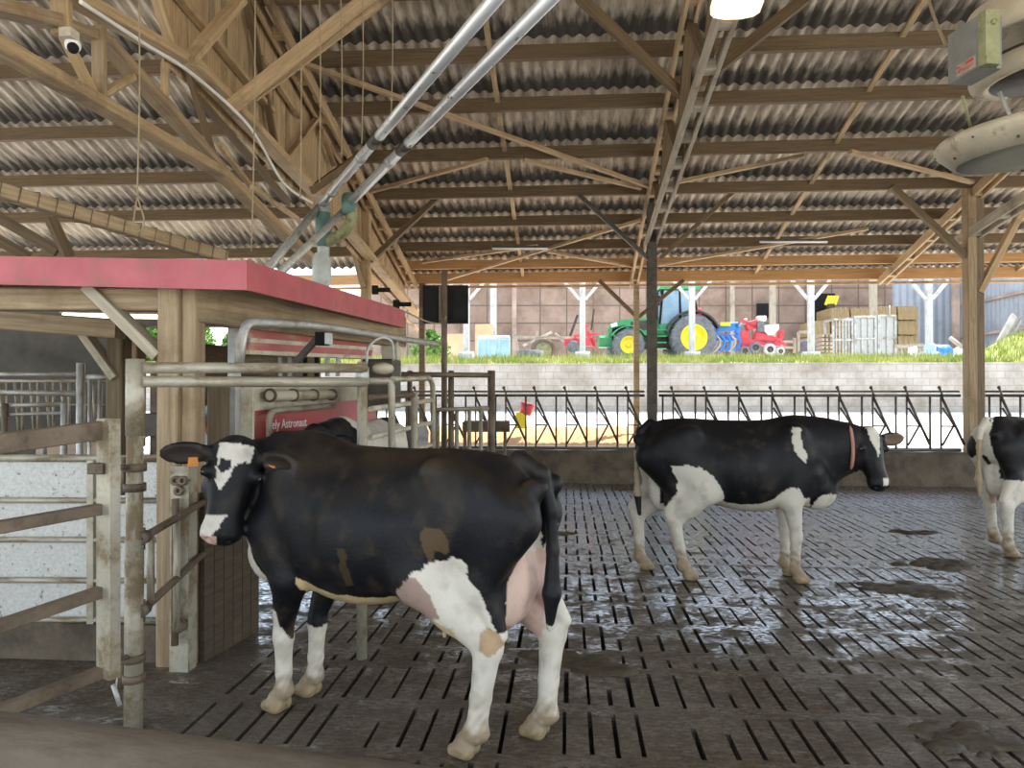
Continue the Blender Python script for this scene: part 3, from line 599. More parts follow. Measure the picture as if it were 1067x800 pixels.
# alley rising gently to the block wall, block wall, bank
WY = 24.0
mb = MB()
ys = [KY+.26, 17, 20, WY]; zs = [.46, .50, .70, 1.05]
for i in range(3): mb.quad((-24, ys[i], zs[i]), (24, ys[i], zs[i]), (24, ys[i+1], zs[i+1]), (-24, ys[i+1], zs[i+1]))
struct('floor_feed_alley', mb, M['alley'])
def block_mat(name, c1, c2, mortar, bw, bh, ms=.012, off=.5):
    m = bpy.data.materials.new(name); m.use_nodes = True; nt = m.node_tree; N = nt.nodes; L = nt.links; b = N['Principled BSDF']
    g = N.new('ShaderNodeAttribute'); g.attribute_name = 'tc'; s = N.new('ShaderNodeSeparateXYZ'); L.new(g.outputs['Vector'], s.inputs[0]); cmb = N.new('ShaderNodeCombineXYZ'); L.new(s.outputs['X'], cmb.inputs['X']); L.new(s.outputs['Z'], cmb.inputs['Y'])
    br = N.new('ShaderNodeTexBrick'); br.offset = off; br.inputs['Scale'].default_value = 1; br.inputs['Brick Width'].default_value = bw; br.inputs['Row Height'].default_value = bh; br.inputs['Mortar Size'].default_value = ms
    br.inputs['Color1'].default_value = (*c1, 1); br.inputs['Color2'].default_value = (*c2, 1); br.inputs['Mortar'].default_value = (*mortar, 1); L.new(cmb.outputs[0], br.inputs['Vector'])
    n = N.new('ShaderNodeTexNoise'); n.inputs['Scale'].default_value = 1.1; n.inputs['Detail'].default_value = 8; n.inputs['Roughness'].default_value = .7; L.new(g.outputs['Vector'], n.inputs['Vector'])
    mr = N.new('ShaderNodeMapRange'); mr.inputs['From Min'].default_value = .40; mr.inputs['From Max'].default_value = .66; mr.inputs['To Max'].default_value = .85; L.new(n.outputs['Fac'], mr.inputs['Value'])
    mx = N.new('ShaderNodeMix'); mx.data_type = 'RGBA'; L.new(mr.outputs['Result'], mx.inputs['Factor']); L.new(br.outputs['Color'], mx.inputs['A']); mx.inputs['B'].default_value = (c2[0]*.55, c2[1]*.50, c2[2]*.43, 1)
    L.new(mx.outputs['Result'], b.inputs['Base Color']); b.inputs['Roughness'].default_value = .85; return m
M['block'] = block_mat('grey concrete blocks', (.42, .39, .345), (.375, .345, .30), (.28, .255, .225), .5, .22)
M['panels'] = block_mat('brown wall panels', (.34, .235, .175), (.29, .205, .155), (.12, .085, .062), 1.2, .80, .03, 0)
mb = MB(); mb.box((0, WY+.1, 1.72), 48, .2, 1.78, cf=.01); struct('wall_retaining', mb, M['block'])
def bankz(x, y):
    z = 2.60+.25*min(1, (y-WY-.2)/1.6); m_ = max(0, min(1, (x-13.6)/1.2)); return z+.72*m_*max(0, min(1, (y-WY-.1)/.9))
mb = MB(); nx, ny = 96, 6
vs = [(-24+48*i/nx, WY+.2+1.9*j/ny, bankz(-24+48*i/nx, WY+.2+1.9*j/ny)+.03*math.sin(i*1.3+j)) for i in range(nx+1) for j in range(ny+1)]
fs = [(i*(ny+1)+j, (i+1)*(ny+1)+j, (i+1)*(ny+1)+j+1, i*(ny+1)+j+1) for i in range(nx) for j in range(ny)]
mb.add(vs, fs, None, True); struct('floor_bank', mb, M['grass'])
mb = MB(); mb.quad((-24, WY+2.05, 2.80), (24, WY+2.05, 2.80), (24, 37, 2.80), (-24, 37, 2.80)); struct('floor_hangar', mb, M['alley'])
mb = MB(); gr = random.Random(3)
for k in range(14000):
    x = gr.uniform(-9, 17.5); y = WY+.12+1.75*gr.random()**1.2; z = bankz(x, y)-.02; hgt = gr.uniform(.10, .30)*(1.2 if gr.random() < .2 else .85)
    a = gr.uniform(0, 6.28); dx, dy = math.cos(a)*.018, math.sin(a)*.018; lx, ly = gr.uniform(-.07, .07), gr.uniform(-.07, .05)
    t = Vector((x*.6, y, z))
    mb.add([(x-dx, y-dy, z), (x+dx, y+dy, z), (x+lx, y+ly, z+hgt)], [(0, 1, 2)], [t, t, t])
o = mb.build('grass', M['grass']); tag(o, 'sunlit yellow green grass growing along the top of the block wall', 'grass', None, 'stuff')
# ------------------------------------------------------------------ roof
RX0, RX1 = -15.0, 13.5; XL, XM, XR = -3.85, 1.56, 7.28
def roof_mat():
    m = bpy.data.materials.new('fibre cement sheet'); m.use_nodes = True; nt = m.node_tree; N = nt.nodes; L = nt.links; b = N['Principled BSDF']
    g = N.new('ShaderNodeAttribute'); g.attribute_name = 'tc'
    mp = N.new('ShaderNodeMapping'); mp.inputs['Scale'].default_value = (5.5, .9, 1); L.new(g.outputs['Vector'], mp.inputs['Vector'])
    n = N.new('ShaderNodeTexNoise'); n.inputs['Scale'].default_value = 1.3; n.inputs['Detail'].default_value = 7; n.inputs['Roughness'].default_value = .7; L.new(mp.outputs['Vector'], n.inputs['Vector'])
    cr = N.new('ShaderNodeValToRGB'); e = cr.color_ramp.elements; e[0].position = .33; e[0].color = (.20, .16, .11, 1); e[1].position = .60; e[1].color = (.56, .47, .35, 1); L.new(n.outputs['Fac'], cr.inputs['Fac'])
    # darker bands where the sheets lap over the purlins (tc.z holds the place along the sheet)
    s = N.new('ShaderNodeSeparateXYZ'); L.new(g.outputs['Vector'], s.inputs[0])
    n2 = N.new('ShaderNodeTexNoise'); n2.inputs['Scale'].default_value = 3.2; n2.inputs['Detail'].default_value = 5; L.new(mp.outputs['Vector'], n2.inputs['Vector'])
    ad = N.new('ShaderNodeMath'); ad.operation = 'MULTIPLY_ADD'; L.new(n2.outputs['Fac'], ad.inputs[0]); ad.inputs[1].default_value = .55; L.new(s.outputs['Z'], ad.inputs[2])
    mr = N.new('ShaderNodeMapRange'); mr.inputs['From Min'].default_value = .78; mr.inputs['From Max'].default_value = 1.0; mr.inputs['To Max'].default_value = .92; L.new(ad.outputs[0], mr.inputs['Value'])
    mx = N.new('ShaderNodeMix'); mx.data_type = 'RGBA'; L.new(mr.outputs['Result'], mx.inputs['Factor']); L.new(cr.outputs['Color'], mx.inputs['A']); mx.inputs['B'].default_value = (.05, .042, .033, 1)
    L.new(mx.outputs['Result'], b.inputs['Base Color']); b.inputs['Roughness'].default_value = .9; return m
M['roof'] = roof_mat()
PY = [7.75, 8.95, 10.1, 11.2, 12.5, 13.76, 14.9, 16.0, 16.95, 17.75]     # purlin lines
WL0, WA, WS = -15.0, H+8.064, .35              # steeper wing left of the gable
def wingz(y): return WA-WS*y
def roof_sheets():
    mb = MB(); RX0 = XL-.12; per = .177; ns = int((RX1-RX0)/per*8); lines = [6.94]+PY[1:]+[18.0]
    for c in range(len(lines)-1):
        y0, y1 = lines[c], lines[c+1]; vs = []; ts = []; fs = []
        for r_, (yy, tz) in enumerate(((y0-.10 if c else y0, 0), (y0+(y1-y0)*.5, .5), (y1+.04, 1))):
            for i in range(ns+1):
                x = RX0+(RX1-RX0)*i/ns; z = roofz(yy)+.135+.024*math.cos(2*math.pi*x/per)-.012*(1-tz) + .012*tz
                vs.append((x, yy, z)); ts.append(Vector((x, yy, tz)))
        for r_ in range(2):
            for i in range(ns): fs.append((r_*(ns+1)+i, r_*(ns+1)+i+1, (r_+1)*(ns+1)+i+1, (r_+1)*(ns+1)+i))
        mb.add(vs, fs, ts, True)
    nw = int((RX0-WL0)/per*8); ly = [6.9, 8.7, 9.96, 11.2, 12.36, 13.44, 14.8, 15.7]
    for y0, y1 in zip(ly[:-1], ly[1:]):
        vs = []; ts = []
        for yy, tz in ((y0-.08, 0), ((y0+y1)/2, .5), (y1+.03, .85)):
            for i in range(nw+1):
                x = WL0+(RX0-WL0)*i/nw; vs.append((x, yy, wingz(yy)+.125+.024*math.cos(2*math.pi*x/per)+.02*(tz-.5))); ts.append(Vector((x*1.3, yy, tz)))
        mb.add(vs, [(r_*(nw+1)+i, r_*(nw+1)+i+1, (r_+1)*(nw+1)+i+1, (r_+1)*(nw+1)+i) for r_ in range(2) for i in range(nw)], ts, True)
    RX0 = WL0; ns2 = 160
    for y0, y1 in ((7.06, 2.5), (2.5, -2.0)):             # other slope behind the ridge
        vs = [(RX0+(RX1-RX0)*i/ns2, y, roofz(7.0)+.145-SL*(7.0-y)) for y in (y0, y1) for i in range(ns2+1)]
        mb.add(vs, [(i, i+1, ns2+2+i, ns2+1+i) for i in range(ns2)], [Vector((v[0], v[1], .3)) for v in vs])
    return mb
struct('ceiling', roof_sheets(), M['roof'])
ORD = ['last', 'second', 'third', 'fourth', 'fifth', 'sixth', 'seventh', 'eighth', 'ninth', 'tenth']
for k, y in enumerate(PY):
    i = len(PY)-1-k; mb = MB(); hh = .25 if i == 0 else .20
    mb.bar((XL-.1 if i else RX0, y, roofz(y)-.02), (RX1, y, roofz(y)-.02), .085, hh, Z, .05)
    o = mb.build('purlin', M['eave' if i < 2 else 'purlin'])
    lab = 'long brown roof beam forming the eave, lowest of the purlins' if i == 0 else 'long brown roof purlin, %s one up from the eave beam' % (['', 'first', 'second', 'third', 'fourth', 'fifth', 'sixth', 'seventh', 'eighth', 'ninth'][i])
    tag(o, lab, 'roof beam', 'purlins carrying the corrugated roof')
mb = MB(); mb.bar((RX0, 17.86, roofz(17.8)-.20), (RX1, 17.86, roofz(17.8)-.20), .05, .06); tag(mb.build('gutter_board', M['timber']), 'pale thin board running along under the eave beam', 'board')
XL, XM, XR = -3.85, 1.56, 7.28
def batten(x, lab):
    mb = MB()
    for a, b in zip(PY[:-1], PY[1:]): mb.bar((x, a+.04, roofz(a)+.02), (x, b-.04, roofz(b)+.02), .075, .05)
    tag(mb.build('roof_batten', M['timber']), lab, 'batten', 'pale battens running down the roof slope')
batten(-1.05, 'pale wooden batten down the roof, between the boarded gable truss and the dark steel post')
batten(4.42, 'pale wooden batten down the roof, between the dark steel post and the thick timber post')
batten(10.3, 'pale wooden batten down the roof, beyond the thick timber post')
for y, w_ in zip((8.7, 9.96, 11.2, 12.36, 13.44, 14.8), ('topmost', 'second from the top', 'third from the top', 'third from the bottom', 'second from the bottom', 'lowest, just above the red fascia')):
    mb = MB(); mb.bar((WL0, y, wingz(y)-.02), (XL-.1, y, wingz(y)-.02), .085, .2, Z, .05); tag(mb.build('purlin', M['purlin']), 'dim purlin of the roof wing left of the gable, '+w_, 'roof beam', 'purlins of the left roof wing')
# ------------------------------------------------------------------ trusses
def ladder(mb, a, b, gap, w, h, n=0, up=Z):
    s = Vector((gap/2, 0, 0)); mb.bar(a-s, b-s, w, h, up); mb.bar(a+s, b+s, w, h, up)
    for i in range(n):
        t = (i+.5)/n; p = a.lerp(b, t); mb.bar(p-Vector((gap/2-w/2, 0, 0)), p+Vector((gap/2-w/2, 0, 0)), .16, h*.8)
def rz(y): return roofz(y)-.20
# middle truss
t = thing('roof_truss', (XM, KY, 0), 'open timber roof truss running to the dark steel post', 'roof truss', 'timber trusses under the roof')
mb = MB(); ladder(mb, Vector((XM-.05, 7.1, rz(7.1))), Vector((XM+.03, 17.75, rz(17.75))), .15, .045, .17, 14); mb.build('rafter', M['timber'], t)
mb = MB(); lo = lambda y: 5.46-(y-7.1)*.139
ladder(mb, Vector((XM+.02, 7.1, lo(7.1))), Vector((XM+.02, 14.3, lo(14.3))), .17, .045, .17, 9); mb.build('bottom_chord', M['old'], t)
for (ya, za, yb, zb) in ((7.3, rz(7.3), 8.3, lo(8.3)), (8.3, lo(8.3), 9.4, rz(9.4)), (9.4, rz(9.4), 10.4, lo(10.4)), (10.4, lo(10.4), 11.4, rz(11.4)), (11.4, rz(11.4), 12.3, lo(12.3)), (12.3, lo(12.3), 13.2, rz(13.2))):
    mb = MB(); mb.bar((XM, ya, za), (XM, yb, zb), .06, .12, X); mb.build('strut', M['purlin'], t)
for s in (-1, 1):
    p = onX(712, 100, XM); q = onRoof(603 if s < 0 else 842, -4, -.1); mb = MB(); mb.bar(p, q, .07, .15); mb.build('side_brace', M['purlin'], t)
# right truss
t = thing('roof_truss', (XR, KY, 0), 'timber roof truss running to the thick timber post', 'roof truss', 'timber trusses under the roof')
mb = MB(); ladder(mb, Vector((XR+.05, 7.1, rz(7.1))), Vector((XR+.05, 17.75, rz(17.75))), .16, .05, .17, 12); mb.build('rafter', M['timber'], t)
mb = MB(); ladder(mb, Vector((XR, 7.1, lo(7.1))), Vector((XR, 14.2, lo(14.2))), .2, .05, .17, 8); mb.build('bottom_chord', M['old'], t)
for (ya, za, yb, zb) in ((8.3, lo(8.3), 9.4, rz(9.4)), (10.4, lo(10.4), 9.4, rz(9.4)), (10.4, lo(10.4), 11.4, rz(11.4)), (12.3, lo(12.3), 11.4, rz(11.4))):
    mb = MB(); mb.bar((XR, ya, za), (XR, yb, zb), .06, .12, X); mb.build('strut', M['timber'], t)
# left truss with boarded gable
t = thing('roof_truss', (XL, KY, 0), 'boarded timber roof truss above the red canopy, many crossing members', 'roof truss', 'timber trusses under the roof')
LX = lambda a, b, dx=0.0: onX(a, b, XL+dx)
mb = MB(); ladder(mb, Vector((XL+.12, 7.1, rz(7.1))), Vector((XL+.12, 17.75, rz(17.75))), .17, .05, .18, 12); mb.build('rafter', M['timber'], t)
ch = [LX(20, -35, .12), LX(202, 68, .12), LX(330, 203, .12), LX(392, 284, .12), LX(436, 329, .12)]
mb = MB(); mb.bar(ch[0], ch[1], .09, .20, X); mb.bar(ch[1], ch[2], .09, .20, X); mb.build('tie_beam', M['timber'], t)
mb = MB(); mb.bar(LX(352, 228, .10), ch[4], .08, .22, X); mb.bar(LX(392, 300, .12), LX(436, 345, .12), .05, .10, X); mb.build('bottom_chord', M['timber'], t)
mb = MB(); mb.bar(LX(-40, 27, .05), LX(230, 180, .05), .10, .17, X); mb.bar(LX(230, 180, .05), LX(328, 274, .05), .10, .17, X); mb.build('lower_chord', M['timber'], t)
mb = MB(); mb.bar(LX(-30, 0, 0), LX(55, 22, 0), .10, .19, X); mb.bar(LX(55, 22, 0), LX(108, 42, 0), .08, .16, X); mb.bar(LX(108, 42, 0), LX(228, 174, 0), .09, .16, X); mb.build('collar_beam', M['post'], t)
for (a, b, c, d, w, m_, dx) in ((103, 28, 104, 106, .10, 'post', .06), (64, -10, 64, 36, .14, 'timber', .06), (66, 36, 96, 96, .07, 'timber', .04), (108, 98, 138, 80, .07, 'timber', .04),
        (160, -12, 178, 44, .09, 'timber', .16), (184, -6, 283, 116, .10, 'timber', -.0), (255, -10, 262, 30, .09, 'purlin', .02), (262, 22, 287, 152, .08, 'purlin', .03), (272, 60, 312, 122, .06, 'timber', .03),
        (300, 164, 330, 124, .09, 'timber', .05), (335, 135, 348, 172, .08, 'timber', .05), (193, 65, 222, 160, .06, 'purlin', .0), (172, 66, 172, 100, .06, 'timber', .0), (205, 100, 300, 210, .08, 'purlin', -.06), (228, 150, 262, 195, .05, 'timber', 0), (262, 195, 310, 228, .05, 'timber', .05)):
    mb = MB(); mb.bar(LX(a, b, dx), LX(c, d, dx), .06, w, X); mb.build('strut', M[m_], t)
# two long knee braces from the tie up to the purlins of the middle bay
for (a, b, c, d) in ((238, 113, 392, -6), (292, 62, 412, -8), (372, 246, 300, 190)):
    pass
mb = MB(); mb.bar(LX(240, 112, .2), onRoof(395, -12, -.1), .07, .16); mb.build('side_brace', M['timber'], t)
mb = MB(); mb.bar(LX(262, 100, .26), onRoof(408, -8, -.1), .06, .15); mb.build('side_brace', M['timber'], t)
mb = MB(); mb.bar(LX(196, 64, .2), LX(250, 0, .3), .07, .16, X); mb.build('side_brace', M['timber'], t)
mb = MB(); mb.bar(LX(325, 198, .2), onRoof(392, 150, -.1), .06, .12); mb.build('side_brace', M['purlin'], t)
# boards of the gable between bottom chord and rafter
def lowz(y):
    pts = [(4.5, 4.6), (7.0, 4.96), (10.65, 4.62), (14.8, 4.10), (18.4, 3.62)]
    for (a, za), (b, zb) in zip(pts[:-1], pts[1:]):
        if y <= b: return za+(zb-za)*(y-a)/(b-a)
    return 3.6
mb = MB(); y = 6.9; r = random.Random(8)
while y < 17.7:
    w = .148; a, b = y, min(y+w-.006, 17.75); o_ = r.uniform(-.006, .006); low = lambda q: lowz(q)-.05 if q < 12.6 else lowz(q)-.05
    k = r.random()*9
    mb.add([(XL-.06+o_, a, low(a)), (XL-.06+o_, b, low(b)), (XL-.06+o_, b, rz(b)+.25), (XL-.06+o_, a, rz(a)+.25), (XL-.085+o_, a, low(a)), (XL-.085+o_, b, low(b)), (XL-.085+o_, b, rz(b)+.25), (XL-.085+o_, a, rz(a)+.25)],
           [(0, 1, 2, 3), (7, 6, 5, 4), (0, 4, 5, 1), (2, 6, 7, 3), (1, 5, 6, 2), (3, 7, 4, 0)],
           [Vector((v[1]+k, v[0]+k, 0)) for v in [(0, low(a)), (w, low(b)), (w, 6), (0, 6)]*2])
    y += w
struct('wall_left_gable', mb, M['timber'])
# wind braces under the purlins
wl = [((315, 66), (678, 195), 'long pale diagonal brace from the gable truss down to the dark steel post, topmost'), ((385, 200), (508, 166), 'short pale brace rising from the gable truss under the roof'),
      ((546, 167), (668, 196), 'short pale brace falling to the dark steel post from mid bay'), ((690, 193), (838, 162), 'pale brace rising from the dark steel post under the roof of the wider bay'),
      ((886, 158), (1013, 190), 'pale brace falling to the thick timber post under the fan'), ((669, 229), (466, 291), 'long pale brace falling from the dark steel post to the eave by the black screens'),
      ((571, 262), (668, 279), 'short pale brace near the eave beside the dark steel post'), ((686, 276), (905, 238), 'long pale brace rising gently from the dark steel post near the eave'), ((440, 273), (560, 256), 'pale brace near the eave rising from the boarded gable')]
for (a, b, lab) in wl:
    mb = MB(); mb.bar(onRoof(*a, -.19), onRoof(*b, -.19), .09, .06); tag(mb.build('wind_brace', M['timber']), lab, 'brace', 'diagonal braces under the roof')
# ------------------------------------------------------------------ posts
def sidebrace(px0, py0, px1, py1, d, w, m_, t, nm='knee_brace'):
    mb = MB(); mb.bar(P(px0, py0, d), P(px1, py1, d-.05), w, w*1.3, Y); mb.build(nm, M[m_], t)
b0 = Vector((XM+.02, KY+.16, .595)); dM = b0.dot(FH)
t = thing('steel_post', b0, 'tall dark steel post behind the black and white cow standing side-on', 'post')
mb = MB(); zt = roofz(KY)-.1
for s in (-1, 1): mb.box(b0+Vector((0, s*.075, (zt-.595)/2)), .17, .02, zt-.595)
mb.bar(b0, Vector((b0.x, b0.y, zt)), .02, .13, Y); mb.build('column', M['dsteel'], t)
sidebrace(676, 270, 603, 203, dM, .075, 'dsteel', t); sidebrace(688, 269, 764, 200, dM, .075, 'purlin', t)
b0 = Vector((XM+.08, 17.6, 0)); b0.z = .5
t = thing('timber_post', b0, 'slim pale timber post at the eave just beside the dark steel post', 'post')
mb = MB(); mb.box(b0+Vector((0, 0, (roofz(17.6)-.5)/2)), .13, .14, roofz(17.6)-.5); mb.build('column', M['post'], t)
d_ = b0.dot(FH); sidebrace(661, 328, 624, 292, d_, .09, 'purlin', t); sidebrace(666, 330, 712, 292, d_, .09, 'purlin', t)
b0 = Vector((XR+.02, KY+.12, .58)); dR = b0.dot(FH)
t = thing('timber_post', b0, 'thick weathered timber post on the kerb, between the standing cow and the cow walking away', 'post')
mb = MB(); hh = roofz(KY)-.62; mb.bar(b0+Vector((-.08, 0, 0)), b0+Vector((-.08, 0, hh)), .15, .22, Y); mb.build('column', M['post'], t); mb = MB(); mb.bar(b0+Vector((.085, .03, 0)), b0+Vector((.085, .03, hh)), .15, .15, Y); mb.build('column', M['shadedpost'], t)  # right half darker: the post's shade is painted in, not cast
sidebrace(1008, 268, 929, 194, dR, .10, 'purlin', t); sidebrace(1020, 305, 1080, 190, dR, .11, 'timber', t); sidebrace(1022, 240, 1085, 205, dR, .10, 'timber', t)
b0 = P(381, 430, 14.2); b0.z = .60
t = thing('timber_post', b0, 'timber post carrying the boarded gable, rising behind the red canopy', 'post')
mb = MB(); mb.bar(b0, Vector((b0.x, b0.y, roofz(b0.y)-.15)), .17, .17, Y); mb.build('column', M['timber'], t)
sidebrace(386, 272, 457, 205, 14.2, .10, 'purlin', t); sidebrace(379, 300, 362, 236, 14.1, .10, 'post', t)
b0 = P(440, 440, 17.8); b0.z = .5
mb = MB(); mb.box(b0+Vector((0, 0, 1.9)), .14, .14, 3.8); tag(mb.build('timber_post', M['darkwood']), 'slim dark timber post under the eave beside the black screens', 'post')
# ------------------------------------------------------------------ feed barrier
def barrier(x0, x1, lab, flip=False):
    by = KY+.14; zb, zt = .64, 1.62
    t = thing('feed_barrier', ((x0+x1)/2, by, .6), lab, 'feed barrier', 'feed barriers along the kerb')
    R = lambda nm, pts, r, n=8: MB().tube([Vector(p) for p in pts], r, n).build(nm, M['barrier'], t)
    R('top_rail', [(x0, by, zt), (x1, by, zt)], .026); R('locking_rail', [(x0, by+.03, zt+.075), (x1, by+.03, zt+.075)], .018); R('bottom_rail', [(x0, by, zb), (x1, by, zb)], .03)
    n = max(1, round((x1-x0)/.565)); st = (x1-x0)/n; sg = -1 if flip else 1
    for i in range(n):
        x = x0+st*(i+.12)
        R('upright', [(x, by, zb), (x, by, zt)], .02, 6); R('upright', [(x+.19, by, zb), (x+.19, by, zt)], .017, 6)
        g = R('yoke_bar', [(x+.19, by-.02, zt-.02), (x+.58, by-.02, zb+.10)], .024, 6)
        for nm, pts, r in (('yoke_stay', [(x+.21, by-.02, zt-.22), (x+.40, by-.02, zt-.53)], .018), ('cross_stay', [(x+.19, by-.02, zt-.55), (x+.39, by-.02, zt-.55)], .016), ('lower_stay', [(x+.40, by-.02, zt-.54), (x+.20, by-.02, zb+.08)], .018)):
            MB().tube([Vector(p) for p in pts], r, 6).build(nm, M['barrier'], g)
        mb = MB(); mb.tube([Vector((x+.22, by-.02, zt-.03)), Vector((x+.16, by-.02, zt+.13))], .018, 6); mb.ell((x+.155, by-.02, zt+.145), .032, .032, .032, None, 8, 6); mb.build('latch_lever', M['barrier'], t)
barrier(-3.68, XM-.12, 'self-locking steel feed barrier on the kerb, left of the dark steel post')
barrier(XM+.14, XR-.22, 'self-locking steel feed barrier on the kerb, between the steel post and the thick timber post')
barrier(XR+.22, 11.2, 'self-locking steel feed barrier on the kerb, right of the thick timber post')
mb = MB(); rr = random.Random(5); vs = []; fs = []; nx, ny = 90, 8
for i in range(nx+1):
    for j in range(ny+1):
        x = -5.2+7.3*i/nx; yy = 16.3+3.0*j/ny; e = min(1, j/2, (ny-j)/2, i/3, (nx-i)/3); vs.append((x, yy, .47+.10*max(0, yy-17)+(.16*e+.06*rr.random()*e)*(1 if x < 1.9 else .4)))
fs = [(i*(ny+1)+j, (i+1)*(ny+1)+j, (i+1)*(ny+1)+j+1, i*(ny+1)+j+1) for i in range(nx) for j in range(ny)]
mb.add(vs, fs, None, False); tag(mb.build('silage', M['silage']), 'strip of yellow maize silage lying on the alley behind the feed barrier', 'silage', None, 'stuff')
t = thing('feed_scoop', P(546, 447, 17.0), 'red bucket on a yellow tub behind the feed barrier', 'bucket')
c = P(546, 452, 17.0); mb = MB(); mb.box(P(543, 438, 17.0), .24, .24, .36); mb.build('tub', M['yellow'], t)
mb = MB(); mb.lathe([(.001, 0), (.13, 0), (.17, .27), (.15, .27), (.12, .03), (.001, .03)], P(547, 432, 17.0), (.25, 0, 1), 16); mb.build('bucket', M['dred'], t)
# manure heaps on the floor
def dung(px, py, r1, r2, hgt, lab, seed):
    c = G(px, py); q = random.Random(seed); bl = [(q.gauss(0, .42), q.gauss(0, .42), q.uniform(.10, .34), q.uniform(.35, 1)) for _ in range(26)]
    n = 44; vs = []; fs = []; ok = {}
    def hh(x, y):
        z = 0
        for bx, by, br, bh in bl:
            d = ((x-bx)**2+(y-by)**2)/br**2
            if d < 1: z = max(z, bh*(1-d)**.5*br*3)
        return z
    for i in range(n+1):
        for j in range(n+1):
            x, y = 2.6*i/n-1.3, 2.6*j/n-1.3; z = hh(x, y); vs.append((c.x+x*r1, c.y+y*r2, -.004 if z <= 0 else .004+hgt*z*(.8+.4*q.random()))); ok[i*(n+1)+j] = z > 0
    for i in range(n):
        for j in range(n):
            f = (i*(n+1)+j, (i+1)*(n+1)+j, (i+1)*(n+1)+j+1, i*(n+1)+j+1)
            if any(ok[k] for k in f): fs.append(f)
    us = sorted({k for f in fs for k in f}); ix = {k: a for a, k in enumerate(us)}
    mb = MB(); mb.add([vs[k] for k in us], [tuple(ix[k] for k in f) for f in fs], None, True); tag(mb.build('dung_pat', M['dung']), lab, 'dung', 'dung pats on the slatted floor')
dung(975, 588, .34, .22, .045, 'dark dung pat on the slats below the cow walking away', 1); dung(945, 614, .42, .26, .03, 'flat spread dung pat nearest below the standing cow\'s head', 2)
dung(653, 510, .20, .12, .05, 'small dark dung pat by the kerb behind the standing cow\'s tail', 3); dung(600, 690, .34, .22, .035, 'wide dung pat beside the near cow\'s hind hoof', 4)
dung(1010, 772, .30, .16, .03, 'crusted dung pat in the bottom corner below the walking cow', 5); dung(955, 555, .30, .12, .03, 'thin long dung pat on the shiny slats under the standing cow\'s muzzle', 6); dung(580, 556, .28, .14, .02, 'thin dung pat between the near cow and the standing cow', 7)
# ------------------------------------------------------------------ red canopy of the milking stall
def sheet(mb, a, b, c, d, th):
    a, b, c, d = [Vector(q) for q in (a, b, c, d)]; n = (b-a).cross(d-a).normalized()*th
    mb.add([a, b, c, d, a+n, b+n, c+n, d+n], [(3, 2, 1, 0), (4, 5, 6, 7), (0, 1, 5, 4), (1, 2, 6, 5), (2, 3, 7, 6), (3, 0, 4, 7)])
def tubes(name, mat, parent, runs, r, n=8):
    mb = MB()
    for run in runs: mb.tube(run, r, n)
    return mb.build(name, M[mat], parent)
pb = G(188, 690); pb.z = 0
t = thing('milking_stall_canopy', pb, 'red edged timber canopy over the milking stall, on square brown posts', 'canopy')
ct, cb = P(257, 271, 4.4), P(257, 302, 4.4); et, eb = P(422, 323.5, 7.8), P(422, 341.5, 7.8)
lt, lb = P(-170, 264, 4.62), P(-170, 292.5, 4.62)
mb = MB(); sheet(mb, lb, cb, ct, lt, -.02); mb.build('fascia_panel', M['red'], t)
mb = MB(); sheet(mb, cb, eb, et, ct, -.02); mb.build('fascia_panel', M['red'], t)
mb = MB(); back = et+(lt-ct); up = Vector((0, 0, -.08))+FH*.05-RGT*.05; sheet(mb, lt+up, ct+up, et+up-FH*.1, back+up-FH*.1, .04); mb.build('roof_deck', M['darkwood'], t)
mb = MB(); sheet(mb, ct+FH*.01, ct+FH*.01+Z*.008, ct+Z*.008+RGT*.02, ct+RGT*.02, .01); mb.build('corner_trim', M['red'], t)
def B(nm, m_, a, b, w, h, up=Z):
    mb = MB(); mb.bar(a, b, w, h, up); return mb.build(nm, M[m_], t)
B('beam', 'post', P(-120, 311, 4.75), P(178, 313, 4.70), .12, .14)
B('beam', 'post', P(-120, 324, 6.0), P(126, 343, 5.8), .14, .15)
B('beam', 'post', P(196, 316, 4.62)+Z*.04, P(418, 352, 8.0)+Z*.06, .12, .32)
B('beam', 'post', P(-60, 306, 7.6), P(300, 318, 7.4), .12, .18)
B('post', 'post', pb+Vector((-.05, 0, 0)), Vector((pb.x-.05, pb.y, P(188, 300, 4.6).z)), .135, .17, Y)
B('post', 'post', pb+Vector((.06, .03, 0)), Vector((pb.x+.06, pb.y+.03, P(188, 300, 4.6).z)), .09, .14, Y)
p2 = P(124, 400, 5.9); B('post', 'darkwood', Vector((p2.x, p2.y, 0)), Vector((p2.x, p2.y, P(0, 345, 5.9).z)), .13, .15, Y)
p3 = P(228, 400, 5.05); B('post', 'darkwood', Vector((p3.x, p3.y, 0)), Vector((p3.x, p3.y, 1.72)), .10, .14, Y)
p4 = P(140, 400, 6.6); B('post', 'post', Vector((p4.x, p4.y, 1.2)), Vector((p4.x, p4.y, 2.3)), .14, .15, Y)
B('brace', 'old', P(94, 299, 4.68), P(168, 372, 4.62), .07, .13, Y)
B('brace', 'old', P(86, 344, 5.85), P(122, 394, 5.85), .06, .13, Y)
a = P(243, 700, 5.15); mb = MB(); mb.box(Vector((a.x, a.y, 1.1)), .055, .09, 2.2); mb.build('steel_stanchion', M['galv'], t)['label'] = 'grey steel stanchion'
a = P(256, 700, 5.2); mb = MB(); mb.box(Vector((a.x, a.y, .86)), .10, .03, 1.72); mb.build('stained_board', M['cream'], t)
t = thing('low_partition', G(214, 690), 'low soiled brown board partition behind the near cow\'s head', 'partition')
a0, a1 = G(210, 690), P(268, 600, 5.25); a1.z = 0
